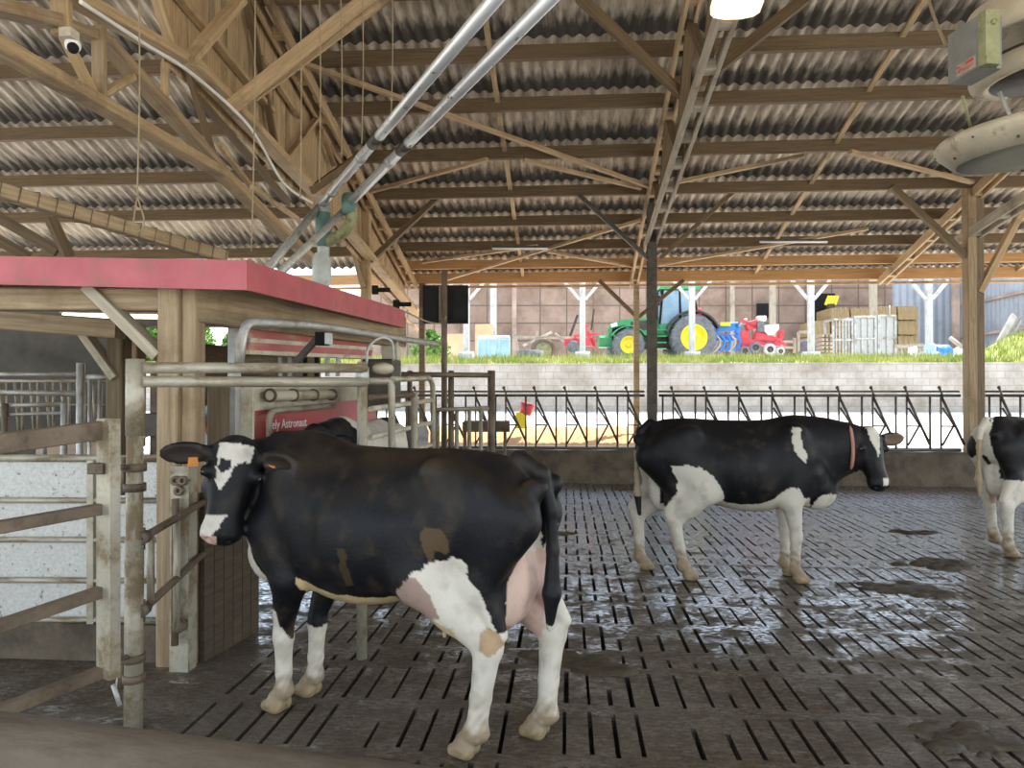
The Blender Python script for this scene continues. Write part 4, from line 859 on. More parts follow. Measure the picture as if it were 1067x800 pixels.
for i in range(6):
    u, v = a0.lerp(a1, i/6), a0.lerp(a1, (i+.94)/6); mb = MB(); mb.bar(u+Z*.53, v+Z*.53, .035, 1.06); mb.build('board', M['soilwood'], t)
# lower post sheath and pipe at the front corner
t = thing('post_channel', G(196, 691), 'soiled grey steel channel clad on the foot of the front canopy post', 'channel')
a = G(196, 692)-FH*.12; mb = MB(); mb.box(a+Z*.62, .115, .02, 1.24); mb.box(a+Z*.62+RGT*.055+FH*.04, .012, .10, 1.24); mb.build('channel', M['soiled'], t)
mb = MB(); c = P(190, 505, 4.5)-FH*.03
for q in ((-.02, 0, .03), (.025, 0, .03), (.0, 0, -.03)): mb.lathe([(.012, -.03), (.03, -.03), (.03, .03), (.012, .03), (.012, -.03)], c+Vector(q), -FH, 10)
mb.build('valve', M['rust'], t)
mb = MB(); a = P(183, 500, 4.42); mb.rod((a.x, a.y, .18), (a.x, a.y, 1.05), .022); mb.build('pipe', M['rust'], t)
mb = MB(); a = P(187, 652, 4.42); mb.lathe([(.01, -.03), (.04, -.03), (.04, .03), (.01, .03)], a, -FH, 10); mb.tube([a+Vector((0, 0, .02)), a+Vector((-.02, -.02, .06)), a+Vector((.02, -.03, .08)), a+Vector((.03, 0, .02))], .008, 6); mb.build('clamp', M['rust'], t)
# speckled panel gate
t = thing('panel_gate', G(80, 690), 'speckled galvanised panel gate with pale rails behind the open bar gate', 'panel gate')
l, r_ = -60, 173; dl, dr = 4.78, 4.66
mb = MB(); sheet(mb, P(l, 652, dl), P(r_, 652, dr), P(r_, 480, dr), P(l, 478, dl), -.012); mb.build('panel_sheet', M['sheetg'], t)
for y0, y1 in ((477, 477.5), (521, 521.5), (562, 562.5), (604, 605), (645, 646)):
    mb = MB(); mb.rod(P(l, y0, dl-.025), P(r_, y1, dr-.025), .024 if y0 < 480 else .018); mb.build('rail', M['soiled'], t)
for px in (95, 172):
    d_ = dl+(dr-dl)*(px-l)/(r_-l); a, b = P(px, 478, d_-.03), P(px, 650, d_-.03); mb = MB(); mb.bar(a, b, .045, .03, Y); mb.build('upright', M['soiled'], t)
a, b = P(l, 672, dl), P(r_, 672, dr); a.z = b.z = .115
mb = MB(); mb.bar(a, b, .10, .235); mb.build('kick_board', M['kerb'], t)
# steel pole and the waiting fence around the stall
gp = G(139, 760); 
t = thing('waiting_fence', gp, 'tall galvanised pole with two dirty rails running to a second pole behind the near cow', 'fence')
def pole(c, z1, r, m_, nm):
    mb = MB(); mb.tube([Vector((c.x, c.y, 0)), Vector((c.x, c.y, z1))], r, 14); return mb.build(nm, M[m_], t)
zt = P(138, 375, 3.7).z; po = pole(gp, zt, .040, 'soiled', 'pole')
for z0, z1 in ((.0, .95), (1.47, zt+.005)):
    mb = MB(); mb.lathe([(.039, z0), (.045, z0), (.045, z1), (.039, z1)], gp, Z, 16); mb.build('sleeve', M['soiled'], po)
g2 = G(377, 686); po2 = pole(g2, P(380, 377, 4.7).z, .033, 'soiled', 'pole')
mb = MB(); z0 = P(380, 391, 4.7).z; mb.lathe([(.032, z0-.05), (.042, z0-.05), (.042, z0+.05), (.032, z0+.05)], g2, Z, 14); mb.build('clamp', M['galv'], po2)
for y0 in (383, 397.5):
    a = P(148, y0, 3.7); b = P(381, y0+.5, 4.68); tubes('rail', 'soiled', t, [[a, b]], .029)
mb = MB(); a = P(222, 372, 4.0); b = Vector((a.x, a.y, 0)); mb.rod(P(222, 398, 4.02), P(222, 560, 4.5), .03); 
# open bar gate at the left edge
g0 = P(113, 706, 3.45)
t = thing('bar_gate', Vector((g0.x, g0.y, 0)), 'heavy square tube bar gate hung open on the galvanised pole', 'gate')
dirn = (P(0, 600, 3.05)-P(113, 600, 3.45)); dirn.z = 0; dirn.normalize(); side = dirn.cross(Z).normalized()
top, bot = P(113, 436, 3.45), P(113, 705, 3.45)
mb = MB(); mb.bar(bot, top, .055, .105, dirn.cross(Z), .05); mb.build('end_upright', M['soiled'], t)
for (yr, yl, hh, m_) in ((448, 462, .085, 'rust'), (530, 549, .052, 'rust'), (616, 652, .052, 'rust'), (700, 741, .052, 'rust')):
    a = P(106, yr, 3.45); b = P(0, yl, 3.05); e = a+(b-a)*2.6; mb = MB(); mb.bar(a, e, .05, hh); mb.build('rail', M[m_], t)
b = P(0, 600, 3.05)+(P(0, 600, 3.05)-P(106, 600, 3.45))*1.6; mb = MB(); mb.bar((b.x, b.y, bot.z), (b.x, b.y, top.z), .055, .1, dirn.cross(Z)); mb.build('end_upright', M['soiled'], t)
for yy in (487, 686):
    a = P(121, yy, 3.45); c = Vector((gp.x, gp.y, P(139, yy, 3.7).z)); mb = MB()
    mb.rod(a, c-RGT*.03, .014); mb.lathe([(.044, -.02), (.056, -.02), (.056, .02), (.044, .02), (.044, -.02)], c, Z, 14); mb.lathe([(.044, -.02), (.054, -.02), (.054, .02), (.044, .02), (.044, -.02)], c+Z*-.10, Z, 14)
    mb.rod(c-RGT*.055+Z*.05, c-RGT*.06-Z*.14, .012); mb.build('hinge', M['rust'], t)
mb = MB(); a = P(103, 488, 3.42); mb.bar(a-RGT*.04, a+RGT*.03, .05, .05); mb.build('latch', M['rust'], t)
mb = MB(); a = P(121, 716, 3.46); pts = [P(124, 690, 3.5), P(122, 708, 3.48), P(121, 716, 3.46)]; mb.tube(pts, .005, 5); mb.rod(P(118, 713, 3.46), P(125, 735, 3.46), .011); mb.build('pin_on_chain', M['galv'], t)
# small tube gate between pole and post
t = thing('tube_gate', Vector((gp.x, gp.y, 0)), 'short tube gate with two sloping rails between the galvanised pole and the canopy post', 'gate')
gd = 4.85
tubes('rail', 'rust', t, [[P(149, 560, 3.74), P(222, 517, gd)]], .022); tubes('rail', 'rust', t, [[P(149, 635, 3.74), P(222, 567, gd)]], .022)
tubes('upright', 'soiled', t, [[P(157, 552, 3.84), P(157, 630, 3.84)]], .02); tubes('upright', 'soiled', t, [[P(184, 536, 4.2), P(184, 655, 4.2)]], .02)
for yy in (560, 635):
    mb = MB(); a = P(149, yy, 3.73); mb.lathe([(.012, -.03), (.034, -.03), (.034, .03), (.012, .03), (.012, -.03)], a, (P(222, 517, gd)-P(149, 560, 3.74)), 12); mb.rod(a+Z*.05, a-Z*.06, .012); mb.build('hinge', M['rust'], t)
# bottom foreground rail
t = thing('foreground_rail', P(150, 800, 1.3), 'thick soiled steel rail crossing the very bottom corner of the view', 'rail')
a, b = P(-120, 762, 1.22), P(470, 833, 1.42); tubes('rail', 'kerb', t, [[a, b]], .052, 18)
mb = MB(); c = a.lerp(b, .95); mb.tube([c, Vector((c.x, c.y, 0))], .04, 12); c = a; mb.tube([c, Vector((c.x, c.y, 0))], .04, 12); mb.build('rail_support', M['rust'], t)
# ------------------------------------------------------------------ milking robot
t = thing('milking_robot', P(266, 690, 5.6), 'red milking robot with cream machinery under the canopy, white lettering on its side', 'milking robot')
t.location.z = 0
a0, a1 = P(254, 352, 5.2), P(384, 362, 7.3); ax = a1-a0; sd = Vector((ax.y, -ax.x, 0)).normalized()
def cover(nm, m_, prof):
    mb = MB(); mb.prism(prof, a0, sd, Z, ax, False); mb.build(nm, M[m_], t)
cover('cover_hood', 'pink', [(-.12, .15), (-.04, .15), (.0, .10), (.04, -.015), (-.12, -.015)])
cover('cover_ridge', 'cream', [(-.02, .005), (.055, .0), (.05, -.03), (-.02, -.025)])
cover('cover_skirt', 'pink', [(-.1, -.02), (.05, -.02), (.03, -.085), (-.1, -.085)])
cover('cover_edge', 'cream', [(-.1, -.085), (.045, -.085), (.045, -.115), (-.1, -.115)])
# lower side panel with lettering, facing the camera side
q0, q1 = P(262, 470, 6.0), P(392, 460, 8.7); q0.z = q1.z = 0
ax2 = (q1-q0); n2 = Vector((ax2.y, -ax2.x, 0)).normalized(); L2 = ax2.length; e2 = ax2/L2
mb = MB(); k = MB()
mb.prism([(0, .45), (L2, .45), (L2, 1.62), (0, 1.53)], q0, e2, Z, -n2*.05); mb.build('side_panel', M['rred'], t)
mb = MB(); mb.prism([(0, 1.52), (L2, 1.60), (L2, 1.76), (0, 1.76)], q0-n2*.01, e2, Z, -n2*.06); mb.build('machine_housing', M['cream'], t)
mb = MB(); mb.prism([(-.1, 1.55), (L2+.1, 1.62), (L2+.1, 2.12), (-.1, 2.12)], q0-n2*.75, e2, Z, -n2*.05); mb.build('rear_panel', M['darkwood'], t)
mb = MB(); mb.rod(q0+e2*.15+Z*1.66+n2*.08, q0+e2*1.35+Z*1.66+n2*.08, .045, 12); cyl = mb.build('cylinder', M['cream'], t)
for u in (.15, .55, .95, 1.35):
    mb = MB(); mb.lathe([(.04, -.012), (.058, -.012), (.058, .012), (.04, .012)], q0+e2*u+Z*1.66+n2*.08, e2, 12); mb.build('ring', M['rust'], cyl)
mb = MB(); mb.tube(fillet([q0+e2*.1+n2*.10+Z*.9, q0+e2*.1+n2*.10+Z*1.53, q0+e2*1.35+n2*.10+Z*1.555], .1), .028, 8); mb.build('guard_rail', M['soiled'], t)
cu = bpy.data.curves.new('letters', 'FONT'); cu.body = 'Lely Astronaut'; cu.size = .115; cu.extrude = .001; cu.resolution_u = 2
tmp = bpy.data.objects.new('tmp', cu); COL.objects.link(tmp); dg = bpy.context.evaluated_depsgraph_get(); me = bpy.data.meshes.new_from_object(tmp.evaluated_get(dg)); bpy.data.objects.remove(tmp)
me.materials.clear(); me.materials.append(M['white']); lt_ = bpy.data.objects.new('lettering', me); COL.objects.link(lt_); lt_.parent = t
tx = Matrix((e2, Z, n2)).transposed().to_4x4(); tx.translation = q0+e2*.17+Z*1.375+n2*.056-Vector(t.location); lt_.matrix_local = tx
mb = MB(); mb.bar(P(308, 378, 5.6), P(331, 352, 5.6), .045, .05, Y); mb.build('arm', M['dsteel'], t)
mb = MB(); mb.box(P(336, 353, 5.6), .085, .09, .10); mb.build('camera_housing', M['black'], t); mb = MB(); mb.box(P(342.5, 353, 5.58), .03, .10, .085); mb.build('lens_cap', M['hose'], t)
mb = MB(); mb.box(P(265, 381, 5.7), .22, .25, .14); mb.build('dark_unit', M['darkwood'], t)
for px in (292, 302, 318, 330, 341, 352): 
    mb = MB(); mb.rod(P(px, 372, 6.3), P(px, 392, 6.3), .02); mb.build('canister', M['hose' if px % 3 else 'black'], t)
mb = MB(); mb.tube(bez([P(382, 378, 6.3), P(384, 362, 6.3), P(396, 352, 6.5), P(408, 356, 6.6), P(410, 375, 6.7)], 6), .012, 6); mb.build('hose', M['hose'], t)
mb = MB(); mb.ell(P(399, 384, 6.6), .10, .10, .055); mb.build('cap_dome', M['cream'], t)
mb = MB(); mb.box(P(398, 400, 7.6), .30, .4, .5); mb.build('dark_unit', M['dsteel'], t)
mb = MB(); mb.box(P(408, 372, 7.8), .16, .2, .42); mb.build('cabinet', M['cream'], t)
mb = MB(); mb.tube(fillet([P(249, 380, 4.62), P(254, 335, 4.64), P(330, 339, 5.7), P(455, 358.5, 8.6)], .18), [.030]*26, 10); 
o = mb.build('bent_tube', M['galv']); o.name = 'bent_stall_tube'; tag(o, 'bent galvanised tube along the milking stall under the canopy edge', 'tube')
# ------------------------------------------------------------------ gates right of the stall
def gate(lab, runs, base, nm='stall_gate', cat='gate'):
    t = thing(nm, Vector((base.x, base.y, 0)), lab, cat)
    for part, m_, r, pts, fr in runs:
        tubes(part, m_, t, [fillet(pts, fr) if fr else pts], r)
    return t
def dn(px, py, d, z=0.0): p = P(px, py, d); return [p, Vector((p.x, p.y, z))]
gate('bent tube stall gate with sloping pale rails, right of the second pole', [
    ('frame', 'soiled', .03, [P(384, 397, 6.0), P(406, 397, 6.1)]+dn(408, 402, 6.1)[0:1]+dn(409, 430, 6.1)[1:], .12),
    ('frame', 'soiled', .026, [P(409, 395, 6.3), P(448, 394, 7.4)]+dn(451, 402, 7.4), .16),
    ('rail', 'cream', .022, [P(386, 426, 5.9), P(450, 417, 7.4)], 0), ('rail', 'cream', .022, [P(386, 456, 5.9), P(450, 440, 7.4)], 0), ('rail', 'cream', .02, [P(428, 470, 6.8), P(450, 463, 7.4)], 0),
    ('rail', 'rust', .026, [P(386, 414, 6.1), P(432, 411, 6.6)], 0), ('post', 'soiled', .032, dn(432, 408, 6.6), 0)], P(409, 500, 6.1))
gate('dark upright stall gate with vertical bars near the black screens', [
    ('rail', 'rust', .03, [P(412, 390, 8.3), P(513, 391, 8.8)], 0), ('post', 'rust', .045, dn(512, 386, 8.8), 0), ('post', 'rust', .035, dn(470, 386, 8.7), 0), ('post', 'rust', .03, dn(427, 386, 8.4), 0),
    ('rail', 'soiled', .024, [P(452, 427, 8.6), P(514, 425, 8.8)], 0)]+[('bar', 'soiled', .024, dn(px, 427, 8.7), 0) for px in (456, 476, 489, 501)], P(470, 500, 8.7))
t = thing('trough', P(505, 500, 11.4), 'dark trough on thin legs before the feed barrier, left end', 'trough'); t.location.z = 0
mb = MB(); mb.prism([(0, 0), (.35, 0), (.42, .16), (.39, .16), (.33, .03), (.02, .03), (-.04, .16), (-.07, .16)], P(482, 450, 11.3), FH, Z, RGT*.72); mb.build('basin', M['rust'], t)
for px in (484, 526): tubes('leg', 'rust', t, [dn(px, 446, 11.4)], .022)
tubes('rim_rail', 'soiled', t, [[P(482, 442, 11.3), P(527, 440, 11.4)]], .02)
t = thing('thin_pole', P(463, 480, 9.0), 'tall thin grey pole standing before the black screens', 'pole'); t.location.z = 0
a = P(463, 281, 9.0); tubes('pole', 'rust', t, [[Vector((a.x, a.y, 0)), a]], .036, 10)
t = thing('black_screen', P(464, 337, 9.25), 'pair of black screens in a box hung beside the thin grey pole', 'screen box')
def pbox(px0, py0, px1, py1, d, dep, m_, nm):
    a, b = P(px0, py1, d), P(px1, py0, d); mb = MB(); c = (a+b)/2+FH*dep/2; mb.box(c, (b-a).dot(RGT), dep, b.z-a.z, YAW, .03); return mb.build(nm, M[m_], t)
pbox(440.5, 297, 487.5, 336.5, 9.15, .12, 'black', 'casing'); pbox(442, 298.5, 456, 335, 9.12, .04, 'black', 'screen'); pbox(472, 300.5, 486, 335, 9.12, .04, 'black', 'screen'); pbox(457, 298, 462, 335.5, 9.11, .03, 'rust', 'strip')
mb = MB(); mb.tube(bez([P(404, 318, 8.6), P(425, 326, 8.7), P(445, 335, 8.9), P(460, 336.5, 9.0), P(465, 330, 8.95)], 8), .010, 6); tag(mb.build('drooping_cable', M['rope']), 'brown cable drooping from the canopy end to the thin grey pole', 'cable')
for (px, py, lab) in ((395, 302, 'small black insulator on a stub, upper of the pair on the gable wall'), (417, 317, 'small black insulator on a stub, lower of the pair on the gable wall')):
    mb = MB(); a = P(px, py, 9.4); mb.rod(a-RGT*.06, a+RGT*.14, .028); mb.box(a-RGT*.05, .07, .07, .11); tag(mb.build('insulator', M['black']), lab, 'insulator', 'insulators on the gable wall')
mb = MB(); a = P(440, 462, 8.2); mb.prism([(-.05, 0), (.06, 0), (.07, .25), (.03, .36), (-.03, .36), (-.06, .25)], Vector((a.x, a.y, a.z-.12)), RGT, Z, FH*.03); tag(mb.build('hanging_rag', M['hose']), 'pale spotted rag hanging on the bent tube gate', 'cloth')
# ------------------------------------------------------------------ things at the far left under the canopy
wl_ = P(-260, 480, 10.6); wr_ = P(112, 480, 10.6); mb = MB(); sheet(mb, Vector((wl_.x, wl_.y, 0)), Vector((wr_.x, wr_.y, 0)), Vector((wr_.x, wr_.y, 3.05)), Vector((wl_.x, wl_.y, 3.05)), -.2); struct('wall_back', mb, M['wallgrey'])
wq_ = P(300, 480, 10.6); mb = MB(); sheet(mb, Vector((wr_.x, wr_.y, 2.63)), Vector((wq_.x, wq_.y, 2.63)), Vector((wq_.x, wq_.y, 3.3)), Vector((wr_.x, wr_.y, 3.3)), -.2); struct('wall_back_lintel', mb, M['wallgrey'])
t = thing('fluorescent_lamp', P(120, 331, 6.7), 'lit fluorescent tube under the red canopy', 'lamp')
mb = MB(); mb.rod(P(66, 328, 6.7), P(172, 330, 6.7), .022); mb.build('tube', M['tube'], t); mb = MB(); mb.bar(P(64, 324.5, 6.72), P(174, 326.5, 6.72), .06, .035); mb.build('fitting', M['cream'], t)
gate('pale galvanised stall rails under the canopy with a thick round post', [('post', 'galv', .038, dn(84, 378, 7.4), 0), ('rail', 'galv', .028, [P(-60, 408, 7.3), P(80, 410, 7.4)], 0), ('rail', 'galv', .022, [P(-60, 390, 7.4), P(80, 390, 7.4)], 0),
    ('rail', 'galv', .02, [P(-60, 463, 7.2), P(48, 464, 7.3)], 0), ('upright', 'galv', .025, [P(46, 455, 7.3), P(46, 476, 7.3)], 0)], P(84, 480, 7.4), 'stall_rail', 'rail')
gate('lower galvanised stall rail ending in a square upright, behind the open bar gate', [('rail', 'galv', .022, [P(-60, 424, 6.6), P(66, 421, 6.7)], 0), ('rail', 'galv', .016, [P(-60, 434, 6.6), P(66, 430, 6.7)], 0), ('upright', 'galv', .030, dn(67, 420, 6.7), 0), ('upright', 'rust', .028, dn(5, 420, 6.6), 0)], P(67, 480, 6.7), 'stall_rail', 'rail')
gate('narrow galvanised frame with two uprights between the stall rails and the dark post', [('rail', 'galv', .03, [P(91, 393, 7.8), P(116, 393, 7.8)], 0), ('upright', 'galv', .022, dn(94, 394, 7.8), 0), ('upright', 'galv', .022, dn(104, 394, 7.8), 0)], P(100, 480, 7.8), 'stall_divider', 'divider')
def oldbar(x0, x1, d, y0, y1, n, lab):
    t = thing('old_feed_fence', P((x0+x1)/2, y1, d), lab, 'fence')
    tubes('rail', 'soiled', t, [[P(x0, y0, d), P(x1, y0, d)]], .022); tubes('rail', 'soiled', t, [[P(x0, y1, d), P(x1, y1, d)]], .025); tubes('rail', 'soiled', t, [[P(x0, (y0+y1)/2-3, d), P(x1, (y0+y1)/2-3, d)]], .012)
    for i in range(n):
        px = x0+(x1-x0)*(i+.3)/n; w = (x1-x0)/n
        tubes('bar', 'soiled', t, [[P(px, y0, d), P(px+(w*.55 if i % 2 else 0), y1, d)]], .017, 6)
    for px in (x0+4, x1-4): tubes('leg', 'rust', t, [dn(px, y1, d)], .03, 6)
oldbar(-60, 118, 9.2, 397, 452, 22, 'old tangled bar fence along the dark concrete wall under the canopy')
t = thing('brown_bin', P(80, 480, 8.4), 'plain brown board bin below the galvanised frame', 'bin'); t.location.z = 0
a = P(82, 455, 8.4); mb = MB()
for s_ in (-1, 1): mb.box(Vector((a.x, a.y, a.z/2))+RGT*.24*s_, .47, .06, a.z)
mb.build('front_board', M['hangar'], t); mb = MB(); mb.box(Vector((a.x, a.y, a.z-.03))-FH*.03, .98, .03, .05); mb.build('cap_rail', M['rust'], t)
t = thing('wheel_winch', P(158, 462, 6.5), 'dim wheel and winch behind the galvanised pole', 'winch')
c = P(158, 466, 6.5); mb = MB(); mb.tube([c+RGT*.11*math.cos(a)+Z*.11*math.sin(a) for a in [2*math.pi*i/20 for i in range(20)]], .012, 6, True); mb.build('wheel', M['galv'], t)
mb = MB(); mb.box(c+Z*.2, .2, .1, .2); mb.build('gearbox', M['dsteel'], t)
mb = MB(); mb.bar(Vector((c.x, c.y+.1, 0)), Vector((c.x, c.y+.1, 1.9)), .12, .06, Y); mb.build('stand', M['rust'], t)
for px in (147, 161): 
    mb = MB(); mb.tube(bez([P(px, 385, 6.6), P(px+2, 410, 6.6), P(px-3, 440, 6.6), P(px+2, 470, 6.6)], 5), .012, 5); mb.build('hose', M['galv'], t)
t = thing('white_sheet_board', P(214, 470, 7.6), 'tall pale blue white board standing in the gap by the canopy post', 'board'); t.location.z = 0
a = P(212, 398, 7.6); mb = MB(); mb.box(Vector((a.x, a.y, a.z/2)), .20, .03, a.z, .2, .3); mb.build('board', M['lblue'], t); 
mb = MB(); mb.rod(P(208, 432, 7.55), P(220, 455, 7.5), .03); mb.build('pink_handle', M['pink'], t)
# ------------------------------------------------------------------ pipes, cables and ropes in the roof
t = thing('auger_pipe', P(430, 100, 6.5), 'bright galvanised roof pipe nearest the boarded gable, sloping to a green fitting', 'pipe', 'galvanised roof pipes')
pA, qA = P(530, -18, 4.5), P(336, 212, 9.1)
def pipe(t, p, q, r, cl):
    tubes('tube', 'pipe', t, [[p, q]], r, 16)
    for f_, w_, m_ in cl:
        c = p.lerp(q, f_); e = (q-p).normalized(); mb = MB(); mb.lathe([(r*.95, -w_), (r*1.13, -w_), (r*1.13, w_), (r*.95, w_)], c, e, 16); mb.build('coupling', M[m_], t)
def frac(p, q, px, py):                                # where along p-q the photo shows a point
    best = min(range(401), key=lambda i: abs((lambda v: 533.5+F*(v-CAM).dot(RGT)/(v-CAM).dot(FH))(p.lerp(q, i/400))-px)); return best/400
pipe(t, pA, qA, .050, [(frac(pA, qA, 391, 0), .12, 'dsteel'), (frac(pA, qA, 376, 0), .05, 'galv'), (frac(pA, qA, 345, 0), .03, 'galv')])
pB, qB = P(585, -14, 4.5), P(366, 210, 8.9)
t2 = thing('auger_pipe', P(480, 90, 6.5), 'bright galvanised roof pipe nearest the roof middle, ending at an olive brown elbow', 'pipe', 'galvanised roof pipes')
pipe(t2, pB, qB, .050, [(frac(pB, qB, 421, 0), .12, 'dsteel'), (frac(pB, qB, 406, 0), .05, 'galv')])
t = thing('feed_spout', P(337, 300, 9.1), 'vertical clouded feed spout dropping from the pipes onto the red canopy', 'spout')
tubes('drop_tube', 'hose', t, [[P(337, 205, 9.15), P(337, 318, 9.1)]], .075, 14); mb = MB(); mb.lathe([(.07, 0), (.10, .05), (.10, .28), (.085, .42)], P(337, 236, 9.1)-Z*.25, Z, 14); mb.build('tee_fitting', M['teal'], t)
mb = MB(); mb.lathe([(.08, 0), (.115, .08), (.115, .34), (.085, .42)], P(335, 300, 9.0), Z, 14); mb.build('clear_sleeve', M['hose'], t)
tubes('side_elbow', 'olive', t, [bez([P(365, 206, 8.95), P(366, 228, 8.95), P(357, 243, 9.0), P(340, 252, 9.1)], 6)], .07, 12)
mb = MB(); mb.lathe([(.07, 0), (.095, .03), (.095, .22), (.07, .26)], P(364, 224, 8.95), Z, 12); mb.build('green_socket', M['teal'], t)
t = thing('stall_feed_pipe', P(300, 260, 8.2), 'thinner grey pipe pair running from the spout down behind the canopy', 'pipe')
tubes('tube', 'galv', t, [[P(333, 214, 9.2), P(268, 294, 7.4)]], .045, 10); tubes('tube', 'galv', t, [[P(360, 218, 9.1), P(286, 290, 7.6)]], .045, 10)
mb = MB(); mb.tube(bez([LX(84, 2, .32), LX(150, 45, .32), LX(203, 79, .32), LX(260, 132, .32), LX(295, 190, .35), P(326, 212, 9.3)], 8), .016, 6); tag(mb.build('white_cable', M['cable']), 'white cable clipped along the gable tie beam down to the green fitting', 'cable')
t = thing('roof_camera', LX(76, 40, .25), 'small white surveillance camera hanging from the roof beam at upper left', 'camera')
mb = MB(); mb.box(LX(72, 36, .25), .09, .10, .07); mb.build('bracket', M['cream'], t); mb = MB(); mb.ell(LX(76, 47, .25), .055, .055, .055); mb.build('dome', M['white'], t); mb = MB(); mb.ell(LX(76, 50, .28), .04, .04, .04); mb.build('lens', M['black'], t)
rp = [((145, -5), (143, 205), (146, 232), 5.5, 'hanging old rope with a loop, over the left end of the red canopy'), ((266, -5), (262, 262), None, 6.2, 'thin rope hanging just left of the canopy corner, second rope from the left'), ((333, -5), (333, 190), None, 7.0, 'thin rope hanging in front of the gable boards beside the pipes'),
      ((355, -5), (356, 165), None, 7.2, 'thin rope hanging between gable rafter and pipe'), ((378, -5), (377, 150), None, 7.4, 'thin rope ending on the nearer galvanised pipe coupling'), ((409, -5), (407, 140), None, 7.6, 'thin rope ending on the farther galvanised pipe coupling'),
      ((313, -5), (313, 205), None, 6.6, 'thin rope hanging over the middle of the canopy side')]
for a, b, lp, d, lab in rp:
    mb = MB(); p, q = P(a[0], a[1], d), P(b[0], b[1], d); mb.tube(bez([p, p.lerp(q, .5)+RGT*.01, q], 6), .006, 5)
    if lp: mb.tube(bez([q, P(139, 236, d), P(147, 240, d), P(150, 228, d), q], 5), .006, 5)
    tag(mb.build('hanging_rope', M['rope']), lab, 'rope', 'ropes hanging from the roof')
t = thing('bundled_beam', P(110, 228, 6.5), 'long beam bound with wire mesh sloping behind the red canopy', 'beam')
p, q = P(-40, 187, 6.2), P(235, 268, 7.8); mb = MB(); mb.bar(p, q, .12, .13); mb.build('timber', M['post'], t)
for i in range(16):
    c = p.lerp(q, (i+.5)/16); e = (q-p).normalized(); mb = MB(); s_ = e.cross(Z).normalized(); u_ = s_.cross(e); mb.tube([c+s_*.066*a_+u_*.07*b_+e*.05*a_ for a_, b_ in ((1, 1), (-1, 1), (-1, -1), (1, -1))], .006, 4, True); mb.build('wire_binding', M['rust'], t)
for (a, b, lab) in (((-20, 216), (60, 262), 'dim dark roof strut behind the mesh bound beam at far left'), ((52, 226), (72, 268), 'dim short upright strut behind the mesh bound beam'), ((-20, 240), (30, 268), 'dim lower strut in the far left corner above the red fascia')):
    mb = MB(); mb.bar(P(*a, 8.2), P(*b, 8.4), .08, .12); tag(mb.build('roof_strut', M['darkwood']), lab, 'strut', 'dim struts above the red fascia')
for (x0, y0, x1, y1, d, lab) in ((513, 259, 571, 259, 14.8, 'unlit tube lamp near the eave, left of the dark steel post'), (792, 252, 862, 252, 14.8, 'unlit tube lamp near the eave, right of the dark steel post')):
    t = thing('tube_lamp', P((x0+x1)/2, y0, d), lab, 'lamp', 'unlit tube lamps near the eave'); mb = MB(); mb.rod(P(x0, y0, d), P(x1, y1, d), .022); mb.build('tube', M['white'], t); mb = MB(); mb.bar(P(x0-1, y0-2, d), P(x1+1, y1-2, d), .07, .03); mb.build('fitting', M['dsteel'], t)
# lit lamp at the top of the middle truss
t = thing('ceiling_lamp', P(770, 5, 7.1), 'lit warm white lamp under the middle roof truss at the top edge', 'lamp')
c = P(767, 10, 7.05); e = Vector((.02, 1, -.12)).normalized(); mb = MB(); s_ = X
mb.prism([(-.235, -.9), (.235, -.9), (.235, .06), (.19, .12), (.08, .155), (-.08, .155), (-.19, .12), (-.235, .06)], c, X, e, Vector((0, 0, .07)), True); mb.build('diffuser', M['lamp'], t)
mb = MB(); mb.bar(c+Z*.10-e*.85, c+Z*.10+e*.06, .36, .06); mb.build('fitting', M['cream'], t)
# ------------------------------------------------------------------ big ventilation fan
fc = P(1075, 160, 5.3)
t = thing('ventilation_fan', fc, 'large dusty beige ceiling fan drum with control box hanging at the upper right', 'fan')
axf = Vector((-.10, -.02, 1)).normalized()
def fl(nm, m_, prof, c, n=48): mb = MB(); mb.lathe(prof, c, axf, n); return mb.build(nm, M[m_], t)
zc = fc.copy(); zc.z = 3.40
dr_ = fl('drum', 'fan', [(.46, .0), (.485, -.012), (.575, .085), (.605, .12), (.605, .15), (.58, .18), (.50, .18), (.46, .0)], zc)
fl('guard_mesh', 'fanmesh', [(.001, -.01), (.3, -.006), (.47, -.008), (.47, .01), (.001, .01)], zc); fl('drum_lid', 'fan', [(.001, .23), (.35, .215), (.57, .17), (.57, .15), (.001, .15)], zc)
for i in range(14):
    a = 2*math.pi*i/14; mb = MB(); e1 = X; e2_ = axf.cross(X).normalized(); e1 = e2_.cross(axf); p = zc+(e1*math.cos(a)+e2_*math.sin(a))*(.53 if i % 2 else .59)+axf*(.035 if i % 2 else .11); mb.ell(p, .011, .011, .011, None, 8, 5); mb.build('screw', M['dsteel'], dr_)
uc = P(1090, 30, 5.2)
fl('upper_hood', 'fan', [(.001, .30), (.25, .29), (.46, .20), (.56, .03), (.565, -.06), (.53, -.07), (.50, .02), (.3, .14), (.001, .16)], uc)
mb = MB(); mb.tube([uc+X*.40*math.cos(a)+Y*.40*math.sin(a)+Z*(-.26+.06*math.cos(a)) for a in [math.pi*(.55+1.0*i/20) for i in range(21)]], .075, 12); mb.build('duct_ring', M['fan'], t)
mb = MB(); mb.lathe([(.001, -.34), (.36, -.34), (.42, -.28), (.42, -.17), (.001, -.17)], uc, axf, 32); mb.build('fan_core', M['dsteel'], t)
A_, B_ = P(1019, 70, 4.75), P(988, 85, 5.02); B_.z = A_.z; hb = P(1019, 16, 4.75).z-A_.z; ef = (B_-A_).normalized(); nf = Vector((ef.y, -ef.x, 0)); nf = nf if nf.dot(FH) > 0 else -nf; C_ = P(1036, 70, 4.80); C_.z = A_.z
pl2 = lambda *q: [(v.x, v.y) for v in q]
